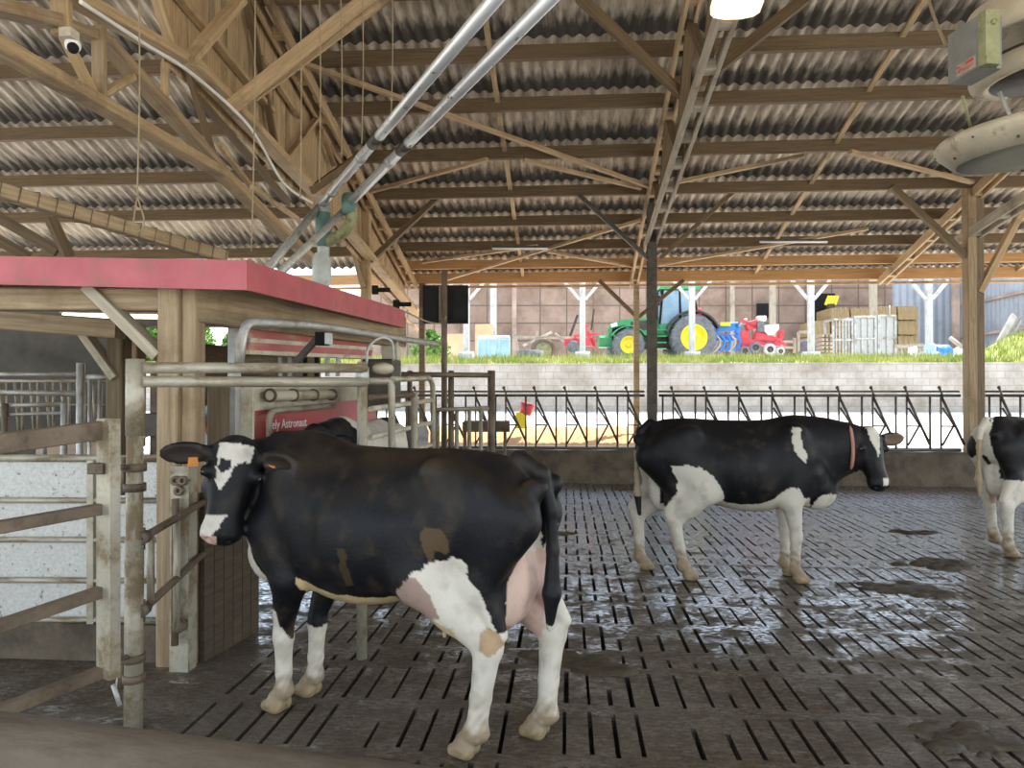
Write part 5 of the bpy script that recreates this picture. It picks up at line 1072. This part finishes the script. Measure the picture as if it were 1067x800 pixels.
mb = MB(); mb.prism(pl2(A_, B_, B_+nf*.17, A_+nf*.17), Vector((0, 0, A_.z)), X, Y, Z*hb); mb.build('control_box', M['boxgrey'], t)
mb = MB(); eo = (C_-A_).normalized(); D_ = A_-ef*.06; mb.prism(pl2(A_+nf*.002, D_+nf*.008, D_+nf*.105, A_+nf*.125), Vector((0, 0, A_.z+.0)), X, Y, Z*(hb+.01)); mb.build('motor_cover', M['olive'], t)
mb = MB(); mb.lathe([(.001, 0), (.018, 0), (.018, .02), (.001, .02)], D_+nf*.06+Z*(hb-.07)-ef*.018, ef, 10); mb.build('knob', M['olive'], t)
mb = MB(); o_ = A_+ef*.02-nf*.002+Z*.015; sheet(mb, o_, o_+ef*.17, o_+ef*.17+Z*.075, o_+Z*.075, .002); lab_ = mb.build('label_plate', M['cream'], t)
o_ = o_-nf*.006; mb = MB(); mb.tube([o_+ef*.145+Z*.04+ef*.017*math.cos(a)+Z*.02*math.sin(a) for a in [.6+5.2*i/14 for i in range(15)]], .004, 5); mb.bar(o_+ef*.01+Z*.055, o_+ef*.075+Z*.055, .003, .018); mb.bar(o_+ef*.01+Z*.03, o_+ef*.115+Z*.03, .003, .005); mb.bar(o_+ef*.01+Z*.015, o_+ef*.10+Z*.015, .003, .004); mb.build('red_emblem', M['dred'], lab_)
tubes('hanging_rod', 'galv', t, [[P(1041, 96, 5.1), P(1062, 140, 5.1)]], .014); tubes('hanging_rod', 'olive', t, [[P(1003, 100, 5.0), P(1013, 140, 5.2)]], .01)
mb = MB(); mb.tube(bez([P(965, -8, 6.0), P(974, 20, 5.6), P(986, 48, 5.1)], 6), .012, 5); mb.build('chain', M['rope'], t)
mb = MB(); mb.box(uc+Vector((0, 0, .62)), .12, .12, .9); mb.build('drop_pole', M['galv'], t)
# ------------------------------------------------------------------ beyond the alley: open fronted hangar
HZ = 2.804
def hp(px, d, z=HZ): p = P(px, 350, d); p.z = z; return p
mb = MB(); a, b = hp(380, 33.5), hp(930, 33.5); sheet(mb, a, b, b+Z*4.6, a+Z*4.6, -.1); struct('wall_hangar_back', mb, M['panels'])
mb = MB(); a, b = hp(925, 33.6), hp(1000, 33.6); c = hp(1130, 25.2); 
def ribs(a, b, h_):
    m_ = MB(); L_ = (b-a).length; n = int(L_/.16); e = (b-a)/n; nn = e.cross(Z).normalized()
    vs = [a+e*i+nn*(.03 if (i//1) % 2 else 0)+Z*zz for zz in (0, h_) for i in range(n+1)]
    m_.add(vs, [(i, i+1, n+2+i, n+1+i) for i in range(n)]); return m_
struct('wall_hangar_end', ribs(b, c, 4.6), M['greysheet']); struct('wall_hangar_corner', ribs(a, b, 4.6), M['greysheet'])
for zz in (1.35, 2.75):
    mb = MB(); mb.bar(b+Z*zz-RGT*.1, c+Z*zz-RGT*.1, .08, .12); tag(mb.build('wall_rail', M['hangar']), 'brown rail across the grey end wall of the hangar, %s' % ('lower one' if zz < 2 else 'upper one'), 'rail', 'rails on the hangar end wall')
for i, (px, lab) in enumerate(((486, 'white hangar post nearest the black screens'), (607, 'white hangar post behind the red mower and left of the tractor'), (721, 'white hangar post standing in front of the tractor\'s big rear wheel'), (845, 'white hangar post between the red seeder and the straw bales'), (968, 'white hangar post beside the blue barrel'))):
    d = 25.6; p = hp(px, d); t = thing('hangar_post', p, lab, 'post', 'white posts of the hangar front'); mb = MB(); mb.bar(p-Z*.1, p+Z*4.5, .20, .18, Y, .1); mb.build('shaft', M['wpost'], t)
    for s_ in (-1, 1): mb = MB(); mb.bar(P(px+s_*3, 312, d), P(px+s_*20, 292, d), .10, .12, Y); mb.build('fork_brace', M['wpost'], t)
    mb = MB(); mb.box(p+Z*.1, .5, .45, .35, 0, .2); mb.build('plinth', M['wpost'], t)
for px, d, m_, lab in ((514, 32, 'wpost', 'thin pale post inside the hangar by the plywood sheets'), (536, 33.1, 'hangar', 'thin dark post against the brown hangar wall'), (763, 33, 'old', 'brown timber post on the hangar wall above the blue cultivator'), (805, 32, 'old', 'brown timber post on the hangar wall above the red seeder'), (910, 29.5, 'old', 'brown timber post inside the hangar between the straw stacks'), (996, 31.5, 'hangar', 'brown post on the grey hangar end wall')):
    p = hp(px, d); mb = MB(); mb.bar(p, p+Z*4.7, .26 if d < 33 else .2, .2, Y); tag(mb.build('wall_post', M[m_]), lab, 'post')
mb = MB(); p = hp(797, 33.3); p.z = P(797, 321, 33.3).z; mb.box(p+Z*-.1, .72, .06, .62); tag(mb.build('wall_opening', M['black']), 'dark ragged hole in the brown hangar wall above the red seeder', 'hole')
# plywood and clutter at the left end
for px, w, h_, d, lab in ((504, .75, 1.75, 31.0, 'tall plywood sheet leaning behind the pale blue crate'), (476, .9, 1.3, 30.5, 'plywood sheet leaning at the left end behind the black screens')):
    p = hp(px, d); mb = MB(); mb.bar(p+Z*.0, p+Z*h_+FH*.3, w, .04, Y, .05); tag(mb.build('plywood_sheet', M['plywood']), lab, 'plywood sheet', 'plywood sheets in the hangar')
def crate(px0, px1, y0, d, m_, lab, dep=.9, nm='crate'):
    a, b = hp(px0, d), hp(px1, d); h_ = P(px0, y0, d).z-HZ; t = thing(nm, (a+b)/2, lab, 'crate'); w = (b-a).length
    c = (a+b)/2+FH*dep/2
    mb = MB(); mb.box(c+Z*h_*.46, w*.94, dep*.94, h_*.92, YAW, .02); mb.build('body', M[m_], t)
    mb = MB(); mb.bar(a+Z*h_-FH*.02, b+Z*h_-FH*.02, .05, .08); mb.bar(a+Z*.06-FH*.02, b+Z*.06-FH*.02, .05, .08); mb.build('rim', M['white'], t)
    for f_ in (0, .33, .67, 1): mb = MB(); q = a.lerp(b, f_)-FH*.02; mb.bar(q, q+Z*h_, .06, .05, Y); mb.build('stile', M[m_], t)
crate(498, 531, 350.5, 26.6, 'lblue', 'pale blue plastic crate with white rim at the left of the hangar front')
mb = MB(); mb.lathe([(.001, 0), (.42, 0), (.46, .35), (.43, .36), (.39, .05), (.001, .05)], hp(553, 26.4), Z, 20); tag(mb.build('water_tub', M['tyre']), 'round grey rubber tub in the grass at the hangar front', 'tub')
t = thing('harrow', hp(572, 27.5), 'rusty wheeled harrow frame behind the grey tub', 'harrow'); c = hp(566, 27.5)
mb = MB(); mb.tube([c+Z*.42+RGT*.4*math.cos(a)+Z*.4*math.sin(a) for a in [2*math.pi*i/20 for i in range(20)]], .07, 8, True); mb.build('wheel', M['rust'], t)
mb = MB(); mb.lathe([(.001, -.03), (.33, -.03), (.33, .03), (.001, .03)], c+Z*.42, FH, 16); mb.build('disc', M['olive'], t)
for a, b, m_ in (((534, 351), (600, 352), 'old'), ((545, 360), (575, 346), 'cream'), ((578, 347), (598, 365), 'soiled'), ((536, 343), (540, 366), 'soiled'), ((560, 345), (556, 366), 'soiled')):
    mb = MB(); mb.bar(P(*a, 27.6), P(*b, 27.6), .08, .09); mb.build('bar', M[m_], t)
t = thing('red_mower', hp(606, 26.4), 'small red mounted implement at the foot of a white hangar post', 'implement'); c = hp(606, 26.4)
for a, b, w_ in (((588, 357), (620, 356), .28), ((604, 360), (611, 338), .14), ((600, 352), (592, 362), .12), ((612, 345), (620, 362), .12), ((598, 350), (622, 348), .1)):
    mb = MB(); mb.bar(P(*a, 26.5), P(*b, 26.5), .12, w_); mb.build('frame_bar', M['dred'], t)
for a, b in (((594, 350), (602, 328)), ((616, 344), (619, 322))): mb = MB(); mb.bar(P(*a, 26.8), P(*b, 26.8), .06, .09); mb.build('lever', M['dsteel'], t)
mb = MB(); mb.lathe([(.001, -.08), (.22, -.08), (.22, .08), (.001, .08)], P(597, 361, 26.4), FH, 14); mb.build('wheel', M['tyre'], t)
# ------------------------------------------------------------------ tractor (facing left)
tr = thing('tractor', (0, 0, 0), 'green tractor with yellow wheels parked in the hangar, facing left', 'tractor')
def tp(nm, mat, mb, par=None): o = mb.build(nm, M[mat], par or tr); return o
def wheel(x, y, R_, w_, rim, nl):
    mb = MB(); c = Vector((x, y, R_)); prof = [(rim, -w_*.42), (R_*.86, -w_*.5), (R_*.95, -w_*.42), (R_*.965, 0), (R_*.95, w_*.42), (R_*.86, w_*.5), (rim, w_*.42)]
    mb.lathe(prof, c, Y, 40)
    for i in range(nl):
        for s_ in (-1, 1):
            a = 2*math.pi*(i+(.5 if s_ > 0 else 0))/nl; d_ = .16
            p = c+Vector((math.cos(a)*R_*.965, s_*w_*.06, math.sin(a)*R_*.965)); q = c+Vector((math.cos(a+d_)*R_*.94, s_*w_*.48, math.sin(a+d_)*R_*.94)); mb.bar(p, q, .05, .07, Vector((math.cos(a), 0, math.sin(a))))
    wt = tp('wheel', 'tyre', mb); wt['label'] = 'black lugged tyre on yellow rim'
    mb = MB(); s_ = 1 if y > 0 else -1; mb.lathe([(.001, s_*w_*.16), (rim*.3, s_*w_*.18), (rim*.36, s_*w_*.10), (rim*.82, s_*w_*.16), (rim*.92, s_*w_*.42), (rim*1.02, s_*w_*.44), (rim*1.02, -s_*w_*.4), (rim*.8, -s_*w_*.1), (.001, -s_*w_*.1)], c, Y, 32); tp('rim', 'yellow', mb, wt)
    mb = MB()
    for i in range(8): a = 2*math.pi*i/8; mb.ell(c+Vector((math.cos(a)*rim*.25, s_*w_*.19, math.sin(a)*rim*.25)), .02, .02, .02, None, 6, 4)
    tp('wheel_bolts', 'cream', mb, wt)
for s_ in (-1, 1): wheel(0, s_*.82, .84, .52, .47, 18); wheel(2.3, s_*.80, .58, .42, .31, 14)
mb = MB(); mb.prism([(1.05, 1.0), (2.75, .90), (2.88, 1.0), (2.92, 1.22), (2.86, 1.40), (2.5, 1.52), (1.9, 1.60), (1.05, 1.66)], (0, -.40, 0), X, Z, Vector((0, .80, 0))); tp('hood', 'green', mb)
for s_ in (-1, 1):
    mb = MB(); mb.prism([(2.62, 1.30), (2.86, 1.24), (2.89, 1.36), (2.66, 1.44)], (0, s_*.405, 0), X, Z, Vector((0, s_*.012, 0))); tp('headlight', 'white', mb)
    mb = MB(); mb.prism([(2.3, 1.02), (2.84, 1.0), (2.82, 1.22), (2.35, 1.34)], (0, s_*.403, 0), X, Z, Vector((0, s_*.01, 0))); tp('grille', 'black', mb)
    mb = MB(); mb.prism([(1.5, 1.15), (2.2, 1.1), (2.15, 1.45), (1.5, 1.52)], (0, s_*.403, 0), X, Z, Vector((0, s_*.008, 0))); tp('engine_side', 'dsteel', mb)
mb = MB(); mb.box((1.3, 0, .72), 3.0, .5, .5, 0, .1); tp('chassis', 'dsteel', mb); mb = MB(); mb.box((3.05, 0, .75), .45, .7, .42, 0, .2); tp('front_weight', 'green', mb)
mb = MB(); mb.box((.55, 0, 1.18), 1.15, 1.3, .5, 0, .1); tp('cab_floor', 'green', mb)
for s_ in (-1, 1):
    for x0, x1 in ((1.15, 1.02), (-.28, -.05), (.40, .42)): mb = MB(); mb.bar((x0, s_*.68, 1.35), (x1, s_*.62, 2.62), .07, .07, X); tp('cab_pillar', 'black', mb)
    mb = MB(); mb.prism([(-.22, 1.42), (1.10, 1.36), (.99, 2.56), (-.05, 2.56)], (0, s_*.64, 0), X, Z, Vector((0, s_*.012, 0))); tp('side_window', 'glass', mb)
    mb = MB(); R1, R0 = .99, .93; arc = [(math.cos(a)*R1, .84+math.sin(a)*R1) for a in [math.radians(10+150*i/16) for i in range(17)]]+[(math.cos(a)*R0, .84+math.sin(a)*R0) for a in [math.radians(160-150*i/16) for i in range(17)]]
    mb.prism(arc, (0, s_*.56, 0), X, Z, Vector((0, s_*.46, 0))); tp('fender', 'dsteel', mb)
    mb = MB(); R1, R0 = .70, .66; arc = [(2.3+math.cos(a)*R1, .58+math.sin(a)*R1) for a in [math.radians(30+120*i/12) for i in range(13)]]+[(2.3+math.cos(a)*R0, .58+math.sin(a)*R0) for a in [math.radians(150-120*i/12) for i in range(13)]]
    mb.prism(arc, (0, s_*.60, 0), X, Z, Vector((0, s_*.38, 0))); tp('fender', 'green', mb)
    mb = MB()
    for i in range(4): mb.box((1.15, s_*(.78+.03*i), .45+.22*i), .4, .22, .04)
    tp('step', 'green', mb)
    mb = MB(); mb.bar((1.12, s_*.7, 2.3), (1.25, s_*1.0, 2.3), .03, .03); mb.box((1.25, s_*1.02, 2.15), .05, .18, .34); tp('mirror', 'black', mb)
mb = MB(); mb.prism([(-.62, .64), (.62, .64), (.62, -.64), (-.62, -.64)], (1.12, 0, 1.9), Y, Z, Vector((.012, 0, 0))) ; tp('windscreen', 'glass', mb)
mb = MB(); mb.prism([(-.30, 2.60), (1.18, 2.60), (1.12, 2.74), (.9, 2.80), (-.1, 2.80), (-.3, 2.72)], (0, -.72, 0), X, Z, Vector((0, 1.44, 0))); tp('cab_roof', 'green', mb)
mb = MB(); mb.rod((1.25, .55, 1.5), (1.22, .58, 2.5), .06, 10); tp('exhaust', 'dsteel', mb); mb = MB(); mb.box((-.25, .7, 1.75), .12, .3, .3); tp('tail_lamp', 'dred', mb)
mb = MB(); mb.box((.3, 0, 1.6), .5, .5, .5, 0, .2); mb.bar((.12, 0, 1.7), (.05, 0, 2.3), .45, .12, X, .2); tp('driver_seat', 'black', mb)
mb = MB(); mb.box((-.62, 0, .7), .3, .7, .3); tp('rear_linkage', 'dsteel', mb)
tl = hp(716, 27.3, HZ-.02); tr.location = tl; tr.rotation_euler = (0, 0, math.pi+YAW)
# blue cultivator
t = thing('cultivator', hp(756, 26.8), 'blue tined cultivator standing behind the tractor', 'implement')
for a, b, w_ in (((742, 342), (768, 340), .30), ((741, 352), (765, 352), .22), ((766, 338), (771, 352), .18), ((746, 338), (742, 356), .26)):
    mb = MB(); mb.bar(P(*a, 26.8), P(*b, 26.8), .3, w_); mb.build('frame_beam', M['blue'], t)
for px in (746, 751, 757, 762, 767): mb = MB(); mb.tube(bez([P(px, 350, 26.6), P(px+4, 354, 26.6), P(px+3, 361, 26.6), P(px-2, 366, 26.6)], 5), .05, 6); mb.build('tine', M['blue' if px % 2 else 'galv'], t)
mb = MB(); mb.box(P(755, 338, 26.6), .35, .3, .12); mb.build('coupling', M['yellow'], t)
# red seed drill
t = thing('seed_drill', hp(797, 26.8), 'red precision seed drill with white hoppers and small wheels', 'implement')
for a, b, w_ in (((777, 340), (791, 337), .32), ((770, 356), (812, 358), .20), ((774, 345), (776, 362), .34), ((786, 350), (806, 356), .34), ((806, 352), (817, 360), .12), ((814, 344), (812, 354), .12), ((772, 334), (796, 346), .12)):
    mb = MB(); mb.bar(P(*a, 26.8), P(*b, 26.8), .35, w_); mb.build('frame_beam', M['dred'], t)
mb = MB(); p = P(804, 344, 26.6); mb.prism([(-.26, .18), (.26, .22), (.28, .05), (.05, -.18), (-.12, -.18), (-.28, .0)], p, RGT, Z, FH*.5); mb.build('hopper', M['white'], t)
mb = MB(); mb.box(P(793, 332, 26.7), .30, .3, .18, 0, .2); mb.build('hopper', M['white'], t); mb = MB(); mb.box(P(792, 341, 26.7), .24, .3, .36); mb.build('blower', M['tyre'], t)
for px, py, r_ in ((802, 364, .21), (813, 366, .15), (787, 362, .2), (776, 366, .18)):
    mb = MB(); c = P(px, py, 26.3); mb.lathe([(r_*.55, -.06), (r_, -.07), (r_, .07), (r_*.55, .06)], c, FH, 18); w_ = mb.build('wheel', M['wpost' if px > 795 else 'tyre'], t); mb = MB(); mb.lathe([(.001, -.05), (r_*.6, -.05), (r_*.6, .05), (.001, .05)], c, FH, 14); mb.build('hub', M['dsteel'], w_)
mb = MB(); mb.rod(P(770, 340, 26.7), P(778, 332, 26.7), .05); mb.build('hydraulic_ram', M['galv'], t)
# grey machine behind the post
t = thing('grey_machine', hp(836, 27.6), 'grey cylinder machine with a wooden crate, left of the white post by the bales', 'machine')
mb = MB(); mb.lathe([(.001, 0), (.32, 0), (.36, .2), (.36, .62), (.3, .8), (.001, .84)], hp(841, 27.6), Z, 18); mb.build('tank', M['tyre'], t)
for a, b in (((832, 346), (832, 366)), ((832, 346), (842, 346)), ((828, 352), (828, 368)), ((816, 356), (826, 356)), ((816, 362), (826, 362))): mb = MB(); mb.bar(P(*a, 27.4), P(*b, 27.4), .09, .09, FH); mb.build('slat', M['old'], t)
# straw bales
def bale(px0, px1, d, z0, h_, dep, lab, jit=0.0):
    d = 30.8; px0 += .9; px1 -= .9; a, b = hp(px0, d), hp(px1, d); t = thing('straw_bale', (a+b)/2+Z*z0, lab, 'straw bale', 'big straw bales in the hangar'); w = (b-a).length; c = (a+b)/2+FH*dep/2+Z*(z0+h_/2)
    mb = MB(); q = random.Random(px0*7+int(z0*100)); nx = 10
    vs = []; fs = []
    for i in range(nx+1):                       # slightly bulging between the strings
        u = -w/2+w*i/nx; s_ = 1-.03*(i % 3 == 0)+q.uniform(-.012, .012)
        for k in range(12):
            a_ = 2*math.pi*(k+.5)/12; cc, ss = math.cos(a_), math.sin(a_); m_ = max(abs(cc), abs(ss)); p_ = .93
            vs.append(c+RGT*u+FH*(cc/m_*dep/2*s_*p_ if abs(cc) < m_ else math.copysign(dep/2*s_, cc))+Z*(ss/m_*h_/2*s_*p_ if abs(ss) < m_ else math.copysign(h_/2*s_, ss)))
    for i in range(nx):
        for k in range(12): fs.append((i*12+k, (i+1)*12+k, (i+1)*12+(k+1) % 12, i*12+(k+1) % 12))
    fs += [tuple(range(12)), tuple(nx*12+k for k in range(11, -1, -1))]
    mb.add(vs, fs, [Vector((v.x*3, v.y, v.z)) for v in vs]); mb.build('straw_block', M['straw'], t)
    for f_ in (.2, .5, .8):
        mb = MB(); q_ = c+RGT*(-w/2+w*f_); mb.tube([q_+FH*dep*.505*x+Z*h_*.505*y for x, y in ((-1, -1), (1, -1), (1, 1), (-1, 1))], .012, 4, True); mb.build('twine', M['rope'], t)
names = ['bottom', 'second', 'third', 'top']
hh = .62
for r_ in range(4):
    bale(913, 935, 30.6+.1*(r_ % 2), r_*hh, hh-.02, 1.6, 'straw bale, %s of the front column right of the brown post' % names[r_]); bale(935.5, 958, 30.5, r_*hh+.01, hh-.02, 1.6, 'straw bale, %s of the column nearest the grey end wall' % names[r_])
    bale(866, 886, 30.9, r_*hh*.97, hh*.95, 1.6, 'straw bale, %s of the four-high column under the yellow machine' % names[r_]); bale(886.5, 908, 31.0, r_*hh*.97, hh*.95, 1.6, 'straw bale, %s of the column just left of the brown post' % names[r_])
    if r_ < 3: bale(847.5, 865.5, 30.7, r_*hh, hh-.02, 1.6, 'straw bale, %s of the low column beside the white post' % ['bottom', 'middle', 'top'][r_])
t = thing('yellow_machine', hp(866, 32.6), 'yellow ribbed machine hood above the straw bales', 'machine'); mb = MB(); p = P(865, 313, 32.6)
for i in range(4): mb.bar(p+RGT*(-.2+.13*i)-Z*.2, p+RGT*(-.05+.13*i)+Z*.2, .11, .1, FH)
mb.build('ribbed_hood', M['yellow'], t); mb = MB(); mb.bar(hp(866, 32.8), p-Z*.15, .3, .3, FH); mb.build('mast', M['dsteel'], t)
mb = MB(); mb.box(hp(858, 33.2)+Z*2.3, 1.0, .1, 2.0); tag(mb.build('dark_doorway', M['black']), 'dark gap in the hangar wall behind the yellow machine', 'gap')
# galvanised pens stored upright
def pen(px0, px1, y0, d, lab, solid, nb):
    a, b = hp(px0, d), hp(px1, d); h_ = P(px0, y0, d).z-HZ; t = thing('livestock_crate', (a+b)/2, lab, 'crate', 'galvanised livestock crates'); 
    for q in (a, b): 
        for dd in (0, .7): mb = MB(); mb.bar(q+FH*dd, q+FH*dd+Z*h_, .08, .08, Y); mb.build('corner_post', M['galv'], t)
    for zz in (.06, h_*.5, h_-.04):
        mb = MB(); mb.bar(a+Z*zz, b+Z*zz, .07, .07); mb.build('cross_rail', M['galv'], t)
    for q in (a, b): mb = MB(); mb.bar(q+Z*(h_-.04), q+Z*(h_-.04)+FH*.7, .07, .07); mb.build('side_rail', M['galv'], t)
    if solid: mb = MB(); mb.box((a+b)/2+Z*h_/2+FH*.05, (b-a).length*.9, .03, h_*.94, YAW); mb.build('panel', M['sheetg'], t)
    for i in range(nb):
        q = a.lerp(b, (i+1)/(nb+1)); mb = MB(); mb.bar(q, q+Z*h_, .05, .05, Y); mb.build('bar', M['galv'], t)
pen(868, 888, 332, 26.9, 'galvanised crate with open bars, left of the stored crates', False, 5); pen(891, 912, 329, 26.9, 'galvanised crate with a plain door panel, middle of the stored crates', True, 2); pen(915.5, 933, 328, 26.9, 'galvanised crate with a full front sheet, right of the stored crates', True, 1)
p = P(927, 330, 26.9); mb = MB(); mb.rod(p, p+Z*.42, .025); tag(mb.build('thin_rod', M['galv']), 'thin upright rod sticking up from the right stored crate', 'rod')
def pallet(px, y, d, w, h_, lab, flat):
    t = thing('pallet', hp(px, d), lab, 'pallet', 'wooden pallets in the hangar'); c = hp(px, d)
    if flat is None:
        for i in range(5): mb = MB(); q = c+RGT*(-w/2+w*(i+.5)/5); mb.bar(q, q+Z*h_+FH*.15, w*.13, .03, Y); mb.build('board', M['old'], t)
        for zz in (.1, h_-.1): mb = MB(); mb.bar(c+Z*zz-RGT*w/2+FH*.06, c+Z*zz+RGT*w/2+FH*.06, .05, .1); mb.build('crossbar', M['old'], t)
    else:
        c = c+Z*flat
        for i in range(3): mb = MB(); mb.box(c+RGT*(-w/2+w*(i+.5)/3)+FH*.3+Z*.05, .09, .6, .09, YAW); mb.build('block', M['old'], t)
        for i in range(4): mb = MB(); mb.box(c+FH*(.08+.15*i)+Z*.11, w, .1, .025, YAW); mb.build('board', M['hangar'], t)
for i in range(7): pallet(862, 368, 26.5, .42, .8, 'stacked pallet left of the galvanised crates, %s of the seven' % ['bottom', 'second', 'third', 'middle', 'fifth', 'sixth', 'top'][i], i*.14)
pallet(941, 352, 26.8, .62, .62, 'grey pallet standing upright right of the stored crates', None); pallet(957, 350, 27.2, .55, .68, 'pale pallet standing upright behind the white post', None); pallet(983, 349, 28.5, .55, .75, 'pale pallet standing upright behind the blue barrel', None)
def drum(px, d, r_, h_, m_, lab, lie=False):
    t = thing('barrel', hp(px, d), lab, 'barrel'); c = hp(px, d)
    mb = MB(); prof = [(.001, 0), (r_*.96, 0), (r_, .03), (r_, h_*.32), (r_*1.04, h_*.35), (r_, h_*.38), (r_, h_*.64), (r_*1.04, h_*.67), (r_, h_*.70), (r_, h_*.96), (r_*.95, h_), (.001, h_)]
    if lie: mb.lathe(prof, c+Z*r_, (RGT+FH*.25), 22)
    else: mb.lathe(prof, c, Z, 22)
    mb.build('shell', M[m_], t)
    mb = MB(); q = (c+Z*r_+(RGT+FH*.25).normalized()*(h_+.0)) if lie else c+Z*h_+RGT*r_*.4; mb.lathe([(.001, 0), (.06, 0), (.06, .04), (.001, .04)], q, (RGT+FH*.25) if lie else Z, 10); mb.build('bung', M['white'], t)
drum(972, 26.0, .27, .62, 'blue', 'bright blue plastic barrel lying beside the white post', True); drum(969, 25.3, .18, .5, 'lblue', 'small pale blue drum standing in front of the bright blue barrel'); drum(951, 25.6, .15, .42, 'white', 'small white canister left of the pale blue drum')
t = thing('covered_heap', hp(1000, 27.0), 'low heap under a crumpled grey tarpaulin beside the thick timber post', 'heap'); mb = MB(); c = hp(1003, 27.0); q = random.Random(2)
vs = [c+RGT*(.75*x)+FH*(.5*y)+Z*max(0, .55*(1-x*x)*(1-y*y)+q.uniform(-.05, .05)) for x in [i/5-1 for i in range(11)] for y in [j/4-1 for j in range(9)]]
mb.add(vs, [(i*9+j, (i+1)*9+j, (i+1)*9+j+1, i*9+j+1) for i in range(10) for j in range(8)], None, True); mb.build('tarpaulin', M['greysheet'], t); mb = MB(); mb.rod(P(990, 352, 27), P(1003, 362, 26.6), .08); mb.build('log', M['old'], t)
t = thing('leaning_slab', hp(1048, 25.4), 'grey corrugated slab leaning on the grey end wall', 'slab'); mb = MB(); a, b = P(1043, 360, 25.0), P(1059, 331, 25.6); mb.bar(a, b, .42, .10, FH); mb.build('slab', M['block'], t)
for s_ in (-.12, 0, .12): mb = MB(); mb.bar(a+RGT*s_-FH*.06, b+RGT*s_-FH*.06, .04, .03, FH); mb.build('rib', M['concrete'], t)
# shrubs seen through the gap left of the stall
def shrub(px, d, z0, w, h_, lab, seed):
    t = thing('shrub', hp(px, d, z0), lab, 'shrub', 'green shrubs left of the hangar'); q = random.Random(seed); c = hp(px, d, z0); mb = MB()
    for k in range(1500):
        a = q.uniform(0, 6.28); u = q.uniform(0, 1); r_ = (w/2)*math.sqrt(q.random())*(math.sin(math.pi*min(1, u*.75+.2))); p = c+Vector((r_*math.cos(a), r_*math.sin(a)*.7, h_*u)); e = Vector((q.uniform(-1, 1), q.uniform(-1, 1), q.uniform(-1, 1))).normalized()*.08; g = Vector((q.uniform(-1, 1), q.uniform(-1, 1), q.uniform(-.5, 1))).normalized()*.11
        mb.add([p-e, p+g, p+e], [(0, 1, 2)], [p, p, p])
    mb.build('leaves', M['bush'], t); mb = MB(); mb.rod(c-Z*.1, c+Z*h_*.8, .05, 6); mb.build('stem', M['post'], t)
shrub(208, 26.5, 2.75, 1.1, 1.5, 'green shrub beyond the alley, seen beside the canopy post', 3); shrub(246, 27.6, 2.75, 1.1, 1.4, 'green shrub beyond the alley, right of the one beside the canopy post', 5); shrub(160, 26.5, 2.75, 1.3, 1.3, 'green shrub beyond the alley, left of the canopy post', 7); shrub(448, 28.5, 2.75, 1.6, 1.3, 'green shrub seen under the black screens', 9)
# ------------------------------------------------------------------ camera, sky and sun
cd = bpy.data.cameras.new('camera'); cam = bpy.data.objects.new('camera', cd); COL.objects.link(cam); cam.location = CAM
R3 = Matrix((RGT, UPV, -FWD)).transposed(); cam.rotation_euler = R3.to_euler(); cd.sensor_width = 36; cd.lens = F/1067*36; cd.clip_end = 300; sc.camera = cam
w = bpy.data.worlds.new('sky'); sc.world = w; w.use_nodes = True; N = w.node_tree.nodes; L = w.node_tree.links
st = N.new('ShaderNodeTexSky'); st.sky_type = 'NISHITA'; st.sun_disc = False; st.sun_elevation = math.radians(58); st.sun_rotation = math.radians(50); st.air_density = 1.2; st.dust_density = 1.0
mw = N.new('ShaderNodeMix'); mw.data_type = 'RGBA'; mw.inputs['Factor'].default_value = .32; L.new(st.outputs['Color'], mw.inputs['A']); mw.inputs['B'].default_value = (4.2, 4.0, 3.7, 1); L.new(mw.outputs['Result'], N['Background'].inputs['Color']); N['Background'].inputs['Strength'].default_value = SKY
sd = bpy.data.lights.new('sun', 'SUN'); so = bpy.data.objects.new('sun', sd); COL.objects.link(so); sd.energy = SUN; sd.angle = math.radians(.6); sd.color = (1, .94, .84)
so.rotation_euler = Vector((.42, .36, 1)).to_track_quat('Z', 'Y').to_euler()
vs_ = sc.view_settings; vs_.view_transform = 'Standard'; vs_.look = 'None'; vs_.gamma = 1; vs_.use_curve_mapping = False; vs_.exposure = EXPO
sc.cycles.max_bounces = 8; sc.cycles.diffuse_bounces = 6; sc.cycles.glossy_bounces = 3; sc.cycles.sample_clamp_indirect = 6
